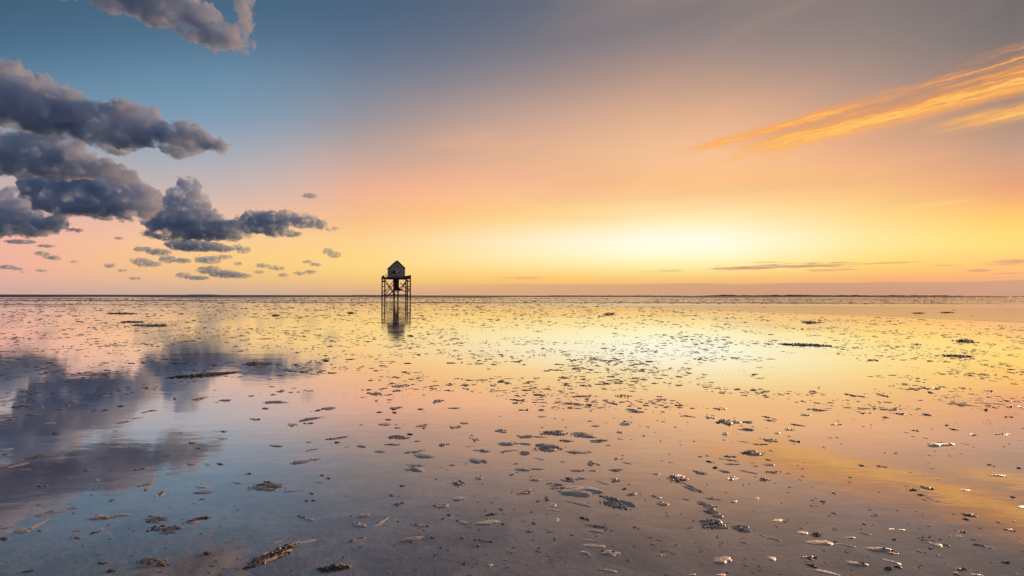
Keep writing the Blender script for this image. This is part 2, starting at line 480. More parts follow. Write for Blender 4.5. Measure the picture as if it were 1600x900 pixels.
# ------------------------------------------------------------------ the setting
def build_setting():
    # the flat: one sheet to the horizon
    ys = [-30, -5, 0, 4, 10, 25, 60, 150, 400, 1200, 4000, 15000]
    xs = [-60000, -20000, -5000, -1000, -200, -50, -15, 0, 15, 50, 200, 1000, 5000, 20000, 60000]
    v = [(x, y, 0.0) for y in ys for x in xs]
    nx = len(xs)
    f = [(j * nx + i, j * nx + i + 1, (j + 1) * nx + i + 1, (j + 1) * nx + i) for j in range(len(ys) - 1) for i in range(nx - 1)]
    tag(mesh_obj("tidal_flat", v, f, WET, smooth=False), "wide wet tidal flat shining under a film of water", kind='structure')

    # open sea beyond the flat, its edge wandering
    rnd = random.Random(4)
    top, bot = [], []
    for k in range(61):
        px = -900 + k * 55
        py = 464.1 + 0.3 * math.sin(k * .9) + rnd.uniform(-.25, .25) + (0.0 if px < 800 else -.9) + px * 0.0013
        p, t = ground(px, py)
        bot.append((p.x, p.y, 0.008))
        top.append((p.x * 15000 / p.y, 15000.0, 0.008))
    n = len(bot)
    tag(mesh_obj("sea", bot + top, [(i, i + 1, n + i + 1, n + i) for i in range(n - 1)], SEA, smooth=False), kind='structure')

    # smooth shallow channel crossing on the right and a few far pools: sheets of still water
    def sheet(name, upper, lower, mat, z, kind='structure'):
        a = [ground(x, y)[0] for x, y in upper]
        b = [ground(x, y)[0] for x, y in lower]
        n = len(a)
        vs = [(p.x, p.y, z) for p in b] + [(p.x, p.y, z) for p in a]
        return tag(mesh_obj(name, vs, [(i, i + 1, n + i + 1, n + i) for i in range(n - 1)], mat, smooth=False), kind=kind)
    sheet("water_channel", [(960, 477.2), (1100, 477.0), (1250, 478), (1400, 479.5), (1550, 481), (1900, 484)],
          [(960, 477.6), (1100, 483.5), (1250, 489.5), (1400, 495), (1550, 502), (1900, 517)], CHANNEL, 0.004)
    sheet("water_channel", [(-300, 471.3), (100, 472.0), (300, 472.6), (420, 473.0)], [(-300, 472.0), (100, 473.4), (300, 474.0), (420, 473.4)], CHANNEL, 0.004)
    sheet("water_channel", [(640, 468.6), (900, 468.2), (1200, 469.2), (1700, 470.2)], [(640, 469.0), (900, 469.5), (1200, 470.8), (1700, 471.8)], CHANNEL, 0.004)
    # low bare sandbars lying in long lines across the distance
    def bar(px0, px1, py0, py1, th, hgt):
        n = 40
        rows = []
        for k in range(n + 1):
            q = k / n
            px, py = px0 + (px1 - px0) * q, py0 + (py1 - py0) * q
            w = th * (math.sin(math.pi * q) ** 0.5) * (0.7 + 0.5 * noise.noise((q * 9, px0 * .01, 0)))
            a, b = ground(px, py + w * .5 + .01)[0], ground(px, py - w * .5 - .01)[0]
            rows.append([(a.x, a.y, -0.03), ((a.x * .7 + b.x * .3), (a.y * .7 + b.y * .3), hgt * math.sin(math.pi * q) + .001), ((a.x * .25 + b.x * .75), (a.y * .25 + b.y * .75), hgt * math.sin(math.pi * q) + .001), (b.x, b.y, -0.03)])
        vs = [p for r in rows for p in r]
        fs = [(r * 4 + i, (r + 1) * 4 + i, (r + 1) * 4 + i + 1, r * 4 + i + 1) for r in range(n) for i in range(3)]
        tag(mesh_obj("sandbar", vs, fs, BARS), kind='structure')
    for a in ((-250, 620, 469.0, 470.6, 1.6, .05), (300, 830, 472.3, 473.4, 1.0, .04), (780, 1750, 472.0, 475.2, 1.8, .06), (1000, 1800, 467.6, 468.9, 1.2, .08), (-300, 330, 475.0, 475.9, .8, .03),
              (500, 860, 472.6, 473.4, 2.0, .05), (1050, 1500, 470.2, 471.4, .7, .05)):
        bar(*a)

    # the low coast far off on the right, with another sliver left of the hut
    def coast(px0, px1, dist, hmax, seed):
        n = 120
        vs, fs = [], []
        for k in range(n + 1):
            q = k / n
            px = px0 + (px1 - px0) * q
            p = at_depth(px, 462, dist)
            h = hmax * min(1, q * 8, (1 - q) * 8) * (0.62 + 0.30 * noise.noise((q * 7, seed, 0)) + 0.22 * noise.noise((q * 40, seed, 3)))
            for dy, hh in ((-60, -.5), (-20, .55 * h), (0, h), (60, .8 * h), (160, -.5)):
                vs.append((p.x, dist + dy, hh))
        for k in range(n):
            for j in range(4):
                a = k * 5 + j
                fs.append((a, a + 5, a + 6, a + 1))
        tag(mesh_obj("far_coast", vs, fs, SHORE, smooth=False), kind='structure')
    coast(1080, 1540, 3200, 13.0, 1.0)
    coast(1480, 1750, 3600, 8.0, 2.0)
    coast(545, 600, 3200, 4.0, 3.0)
    coast(840, 1100, 3500, 5.0, 5.0)
    coast(290, 335, 3200, 5.0, 4.0)


build_setting()


# ------------------------------------------------------------------ the hut on stilts
def box_mesh(bm, x0, x1, y0, y1, z0, z1):
    vs = [bm.verts.new(p) for p in ((x0, y0, z0), (x1, y0, z0), (x1, y1, z0), (x0, y1, z0), (x0, y0, z1), (x1, y0, z1), (x1, y1, z1), (x0, y1, z1))]
    for f in ((0, 3, 2, 1), (4, 5, 6, 7), (0, 1, 5, 4), (1, 2, 6, 5), (2, 3, 7, 6), (3, 0, 4, 7)):
        bm.faces.new([vs[i] for i in f])


def bar_mesh(bm, a, b, w, d=None):
    a, b = Vector(a), Vector(b)
    ax = (b - a).normalized()
    up = Vector((0, 1, 0)) if abs(ax.y) < .9 else Vector((1, 0, 0))
    s = ax.cross(up).normalized() * (w / 2)
    t = ax.cross(s).normalized() * ((d or w) / 2)
    vs = [bm.verts.new(p + i * s + j * t) for p in (a, b) for i, j in ((-1, -1), (1, -1), (1, 1), (-1, 1))]
    for f in ((0, 1, 2, 3), (7, 6, 5, 4), (0, 4, 5, 1), (1, 5, 6, 2), (2, 6, 7, 3), (3, 7, 4, 0)):
        bm.faces.new([vs[i] for i in f])


def from_bm(name, bm, mat, parent=None, smooth=False):
    bmesh.ops.recalc_face_normals(bm, faces=bm.faces)
    me = bpy.data.meshes.new(name)
    bm.to_mesh(me)
    bm.free()
    me.materials.append(mat)
    o = bpy.data.objects.new(name, me)
    COL.objects.link(o)
    if parent:
        o.parent = parent
    return o


def build_hut():
    base, t = ground(619.5, 470.0)
    S = base.y / F                    # metres per photograph pixel at the hut
    DEL = R(8.2)
    root = empty("stilt_hut", base, R(21.0))
    tag(root, "grey gabled bird-watching hut on tall dark timber stilts standing in the flat", "hut")

    def X(px, y=0.0):
        return ((px - 619.5) * S + y * math.sin(DEL)) / math.cos(DEL)

    def Zp(py):
        return (470.0 - py) * S

    def part(name, fn, mat, parent=root, label=None):
        bm = bmesh.new()
        fn(bm)
        o = from_bm(name, bm, mat, parent)
        if label:
            o['label'] = label
        return o

    zd = Zp(435.3)                    # underside of the deck
    zt = Zp(433.2)                    # deck top
    # posts, front row y=0 and rear rows behind
    for px, y in ((601.8, 0.0), (615.6, 0.0), (621.6, 0.0), (633.8, 0.0), (640.6, 0.0), (596.7, 6.6), (615.9, 6.6), (621.9, 6.6), (637.2, 6.6)):
        yy = y
        part("post", lambda bm: bar_mesh(bm, (X(px, yy), yy, -0.6), (X(px, yy), yy, zd), 0.32), TIMBER)
    # lower girts just at the height of the horizon, and the deck frame
    part("girt", lambda bm: bar_mesh(bm, (X(601.2), -.20, Zp(460.9)), (X(635.2), -.20, Zp(460.7)), 0.28, .10), TIMBER)
    part("girt", lambda bm: bar_mesh(bm, (X(596.6, 6.6), 6.75, Zp(461.2)), (X(634.5, 6.6), 6.75, Zp(461.0)), 0.24, .10), TIMBER)
    part("girt", lambda bm: bar_mesh(bm, (X(601.8), -.1, Zp(460.9)), (X(596.7, 6.6), 6.6, Zp(460.9)), 0.24, .10), TIMBER)
    part("girt", lambda bm: bar_mesh(bm, (X(601.8), -.1, Zp(447.5)), (X(596.7, 6.6), 6.6, Zp(447.5)), 0.22, .10), TIMBER)
    part("girt", lambda bm: bar_mesh(bm, (X(633.8), .25, Zp(447.3)), (X(640.6), .25, Zp(447.3)), 0.22, .08), TIMBER)
    part("girt", lambda bm: bar_mesh(bm, (X(633.8), .25, Zp(439.0)), (X(640.6), .25, Zp(439.0)), 0.3, .08), TIMBER)
    part("girt", lambda bm: bar_mesh(bm, (X(601.4), .5, Zp(439.5)), (X(597.2, 6.6), 6.4, Zp(439.5)), 0.5, .08), TIMBER)
    # cross braces: the front bay and the rear bay show one behind the other
    for y, x0, x1, z0, z1 in ((.14, 602.2, 615.4, 438.0, 456.5), (6.5, 602.8, 615.8, 442.0, 459.5), (6.5, 625.2, 633.6, 440.6, 449.5), (.14, 634.2, 640.6, 449.5, 456.5)):
        part("cross_brace", lambda bm: bar_mesh(bm, (X(x0, y), y, Zp(z0)), (X(x1, y), y, Zp(z1)), .21, .10), TIMBER)
        part("cross_brace", lambda bm: bar_mesh(bm, (X(x1, y), y + .12, Zp(z0)), (X(x0, y), y + .12, Zp(z1)), .21, .10), TIMBER)
    part("cross_brace", lambda bm: bar_mesh(bm, (X(601.6), .3, Zp(452.0)), (X(597, 6.6), 6.4, Zp(459.0)), .18, .08), TIMBER)
    # deck: joists, boards one by one along its edge
    part("deck_beam", lambda bm: box_mesh(bm, X(600.6), X(641.4), -.32, -.12, zd - .12, zt - .10), TIMBER)
    part("deck_beam", lambda bm: box_mesh(bm, X(600.6), X(641.4), 6.7, 6.9, zd - .10, zt - .10), TIMBER)
    part("deck_beam", lambda bm: box_mesh(bm, X(600.6), X(600.6) + .16, -.12, 6.7, zd, zt - .10), TIMBER)
    nb = 26
    for k in range(nb):
        xa = X(600.4) + (X(641.6) - X(600.4)) * k / nb
        xb = X(600.4) + (X(641.6) - X(600.4)) * (k + 1) / nb - .015
        part("deck_board", lambda bm: box_mesh(bm, xa, xb, -.40, 7.0, zt - .10, zt - .04 + .008 * (k % 3)), TIMBER)
    # solid balustrade corners
    for x0, x1, y0, y1, za, zb in ((596.2, 600.6, 6.7, 6.86, 430.2, 429.2), (634.8, 641.6, -.14, 0.02, 431.2, 429.0), (635.6, 636.2, 0.05, 6.6, 430.4, 430.4)):
        def rail(bm):
            p = [(X(x0, y0 + 0), zt - .02), (X(x1, y0), zt - .02), (X(x1, y0), Zp(zb)), (X(x0, y0), Zp(za))]
            a = [bm.verts.new((x, y0, z)) for x, z in p]
            b = [bm.verts.new((x, y1, z)) for x, z in p]
            bm.faces.new(a)
            bm.faces.new(b[::-1])
            for i in range(4):
                bm.faces.new((a[i], b[i], b[(i + 1) % 4], a[(i + 1) % 4]))
        part("balustrade", rail, TIMBER)
    part("handrail", lambda bm: [bar_mesh(bm, (X(602.2, 4.6), 4.6, Zp(426.6)), (X(604.2, 4.6), 4.6, Zp(430.0)), .12), bar_mesh(bm, (X(603.2, 4.6), 4.6, Zp(428.2)), (X(603.0, 4.6), 4.6, zt), .10), bar_mesh(bm, (X(604.2, 4.6), 4.6, Zp(430.0)), (X(605.2, 4.6), 4.6, zt), .10)], TIMBER)

    # the house: walls of upright boards with real joints, gable, roof, openings
    hx0, hx1, hy0, hy1 = X(608.6, .7), X(632.2, .7), 0.7, 5.2
    ze, zr = Zp(418.8), Zp(407.4)
    cxm = (hx0 + hx1) / 2

    def ztop(x):
        return ze + (zr - ze) * (1 - abs(x - cxm) / (cxm - hx0))
    house = root
    wins = [(X(614.2), X(617.9), Zp(428.0), Zp(423.0))]

    def gable(y0, y1):
        def fn(bm):
            # core wall
            pts = [(hx0 + .05, zt), (hx1 - .05, zt), (hx1 - .05, ze), (cxm, zr - .05), (hx0 + .05, ze)]
            a = [bm.verts.new((x, y0, z)) for x, z in pts]
            b = [bm.verts.new((x, y1, z)) for x, z in pts]
            bm.faces.new(a)
            bm.faces.new(b[::-1])
            for i in range(5):
                bm.faces.new((a[i], b[i], b[(i + 1) % 5], a[(i + 1) % 5]))
        return fn
    part("wall", gable(hy0 + .06, hy0 + .16), CLAD)
    part("wall", gable(hy1 - .16, hy1 - .06), CLAD)
    part("wall", lambda bm: box_mesh(bm, hx0 + .05, hx0 + .15, hy0 + .16, hy1 - .16, zt, ze), CLAD)
    part("wall", lambda bm: box_mesh(bm, hx1 - .15, hx1 - .05, hy0 + .16, hy1 - .16, zt, ze), CLAD)
    nbd = 24
    w_ = (hx1 - hx0) / nbd
    rnd = random.Random(3)
    for k in range(nbd):
        x0, x1 = hx0 + k * w_ + .008, hx0 + (k + 1) * w_ - .008
        dz = rnd.uniform(0, .015)

        def board(bm):
            p = [(x0, zt + .02), (x1, zt + .02), (x1, ztop(x1) - .06), ((x0 + x1) / 2, ztop((x0 + x1) / 2) - .06), (x0, ztop(x0) - .06)]
            a = [bm.verts.new((x, hy0 + .02 - dz, z)) for x, z in p]
            b = [bm.verts.new((x, hy0 + .057, z)) for x, z in p]
            bm.faces.new(a)
            bm.faces.new(b[::-1])
            for i in range(5):
                bm.faces.new((a[i], b[i], b[(i + 1) % 5], a[(i + 1) % 5]))
        part("wall_board", board, CLAD)
    for k in range(14):
        y0 = hy0 + .06 + (hy1 - hy0 - .12) * k / 14
        part("wall_board", lambda bm: box_mesh(bm, hx0 + .012 - rnd.uniform(0, .01), hx0 + .047, y0 + .01, y0 + (hy1 - hy0 - .12) / 14 - .01, zt + .02, ze - .05), CLAD)
    for x in (hx0 - .03, hx1 - .07):
        part("corner_trim", lambda bm: box_mesh(bm, x, x + .10, hy0 - .06, hy0 + .015, zt, ze - .02), DARKTRIM)
    # roof slopes with overhang, bargeboards
    for sgn in (-1, 1):
        xe = cxm + sgn * (cxm - hx0 + .14)
        zee = ze - .14 * (zr - ze) / (cxm - hx0) + .05

        def slope(bm):
            p = [(cxm, zr + .03), (xe, zee), (xe, zee + .09), (cxm, zr + .14)]
            a = [bm.verts.new((x, hy0 - .16, z)) for x, z in p]
            b = [bm.verts.new((x, hy1 + .16, z)) for x, z in p]
            bm.faces.new(a)
            bm.faces.new(b[::-1])
            for i in range(4):
                bm.faces.new((a[i], b[i], b[(i + 1) % 4], a[(i + 1) % 4]))
        roof = part("roof", slope, ROOF)
        part("bargeboard", lambda bm: bar_mesh(bm, (cxm, hy0 - .20, zr + .06), (xe, hy0 - .20, zee + .02), .22, .05), DARKTRIM, roof)
    part("gutter", lambda bm: bar_mesh(bm, (hx0 - .2, hy0 - .1, ze - .06), (hx0 - .2, hy1 + .1, ze - .06), .12), DARKTRIM)

    def window(x0, x1, z0, z1, lab=None):
        wf = part("window", lambda bm: [box_mesh(bm, x0, x1, hy0 - .05, hy0 - .005, z1 - .05, z1), box_mesh(bm, x0, x1, hy0 - .05, hy0 - .005, z0, z0 + .05),
                                          box_mesh(bm, x0, x0 + .05, hy0 - .05, hy0 - .005, z0 + .05, z1 - .05), box_mesh(bm, x1 - .05, x1, hy0 - .05, hy0 - .005, z0 + .05, z1 - .05)], DARKTRIM, label=lab)
        part("pane", lambda bm: box_mesh(bm, x0 + .05, x1 - .05, hy0 - .02, hy0 - .008, z0 + .05, z1 - .05), GLASS, wf)
    window(X(614.0), X(618.2), Zp(428.2), Zp(422.8))
    window(X(620.0), X(621.8), Zp(417.6), Zp(414.0), "small window high in the gable")
    window(X(623.4), X(624.8), Zp(427.2), Zp(425.6), "small vent opening right of the white board")
    part("notice_board", lambda bm: box_mesh(bm, X(619.2), X(622.8), hy0 - .06, hy0 - .02, Zp(425.1), Zp(422.9)), SIGNWHITE)
    part("shutter", lambda bm: box_mesh(bm, X(611.0), X(613.4), hy0 - .05, hy0 - .02, Zp(428.4), Zp(422.6)), mat_plain("rusty_brown_board", (.16, .10, .065), (.22, .15, .10), .7))
    part("wall_rail", lambda bm: box_mesh(bm, X(616.2), X(622.0), hy0 - .05, hy0 - .02, Zp(431.2), Zp(430.2)), DARKTRIM)

    # central stair shaft below the deck, flaring into a lower landing
    def shaft(bm):
        prof = [(435.4, 616.6, 624.6), (448.0, 616.9, 624.4), (450.8, 616.9, 626.5), (453.6, 616.5, 632.8)]
        rings = []
        for py, a, b in prof:
            rings.append([bm.verts.new((X(a), 1.6, Zp(py))), bm.verts.new((X(b), 1.6, Zp(py))), bm.verts.new((X(b), 3.4, Zp(py))), bm.verts.new((X(a), 3.4, Zp(py)))])
        for r0, r1 in zip(rings, rings[1:]):
            for i in range(4):
                bm.faces.new((r0[i], r0[(i + 1) % 4], r1[(i + 1) % 4], r1[i]))
        bm.faces.new(rings[0])
        bm.faces.new(rings[-1][::-1])
    part("stair_shaft", shaft, CLAD2)
    part("landing", lambda bm: box_mesh(bm, X(615.6), X(633.8), .2, 3.6, Zp(454.0), Zp(453.6) + .02), TIMBER)
    for a, b in (((616, 457.2), (619.4, 454.0)), ((621.6, 457.0), (618.6, 454.0)), ((621.6, 457.0), (624.8, 454.0)), ((633.8, 457.6), (630.4, 454.0))):
        part("knee_brace", lambda bm: bar_mesh(bm, (X(a[0]), .1, Zp(a[1])), (X(b[0]), .1, Zp(b[1])), .14), TIMBER)
    # stair climbing on the right: stringers and treads
    st = part("stair", lambda bm: [bar_mesh(bm, (X(627.0), y, Zp(453.8)), (X(637.0), y, Zp(437.5)), .10, .06) for y in (1.0, 1.9)], TIMBER)
    for k in range(12):
        q = (k + .5) / 12
        x, z = X(627.0 + 10 * q), Zp(453.8 - 16.3 * q)
        part("tread", lambda bm: box_mesh(bm, x - .14, x + .14, 1.06, 1.84, z, z + .05), TIMBER, st)
    part("stair_rail", lambda bm: [bar_mesh(bm, (X(627.5), 1.0, Zp(448.5)), (X(637.0), 1.0, Zp(433.5)), .07), bar_mesh(bm, (X(632), 1.0, Zp(445.6)), (X(632), 1.0, Zp(441.2)), .06), bar_mesh(bm, (X(635.5), 1.0, Zp(440.0)), (X(635.5), 1.0, Zp(436.0)), .06)], TIMBER)
    # lower flight on the left with a hanging ladder
    lf = part("stair", lambda bm: [bar_mesh(bm, (X(608.0), y, Zp(461.0)), (X(616.4), y, Zp(454.0)), .16, .06) for y in (1.0, 1.9)], TIMBER)
    for k in range(8):
        q = (k + .5) / 8
        x, z = X(608.0 + 8.4 * q), Zp(461.0 - 7.0 * q)
        part("tread", lambda bm: box_mesh(bm, x - .15, x + .15, 1.06, 1.84, z, z + .05), TIMBER, lf)
    part("junction_box", lambda bm: box_mesh(bm, X(614.2), X(617.2), -.2, .2, Zp(460.2), Zp(457.8)), TIMBER)
    ld = part("ladder", lambda bm: [bar_mesh(bm, (X(604.0), -.15, Zp(466.8)), (X(604.0), -.15, Zp(458.4)), .07), bar_mesh(bm, (X(605.4), -.15, Zp(466.8)), (X(605.4), -.15, Zp(460.4)), .07)], TIMBER)
    for k in range(6):
        z = Zp(466.6 - k * 1.0)
        part("rung", lambda bm: bar_mesh(bm, (X(604.0), -.15, z), (X(605.4), -.15, z), .05), TIMBER, ld)


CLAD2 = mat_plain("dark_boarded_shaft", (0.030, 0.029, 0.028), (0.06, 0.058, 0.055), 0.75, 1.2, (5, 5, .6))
build_hut()
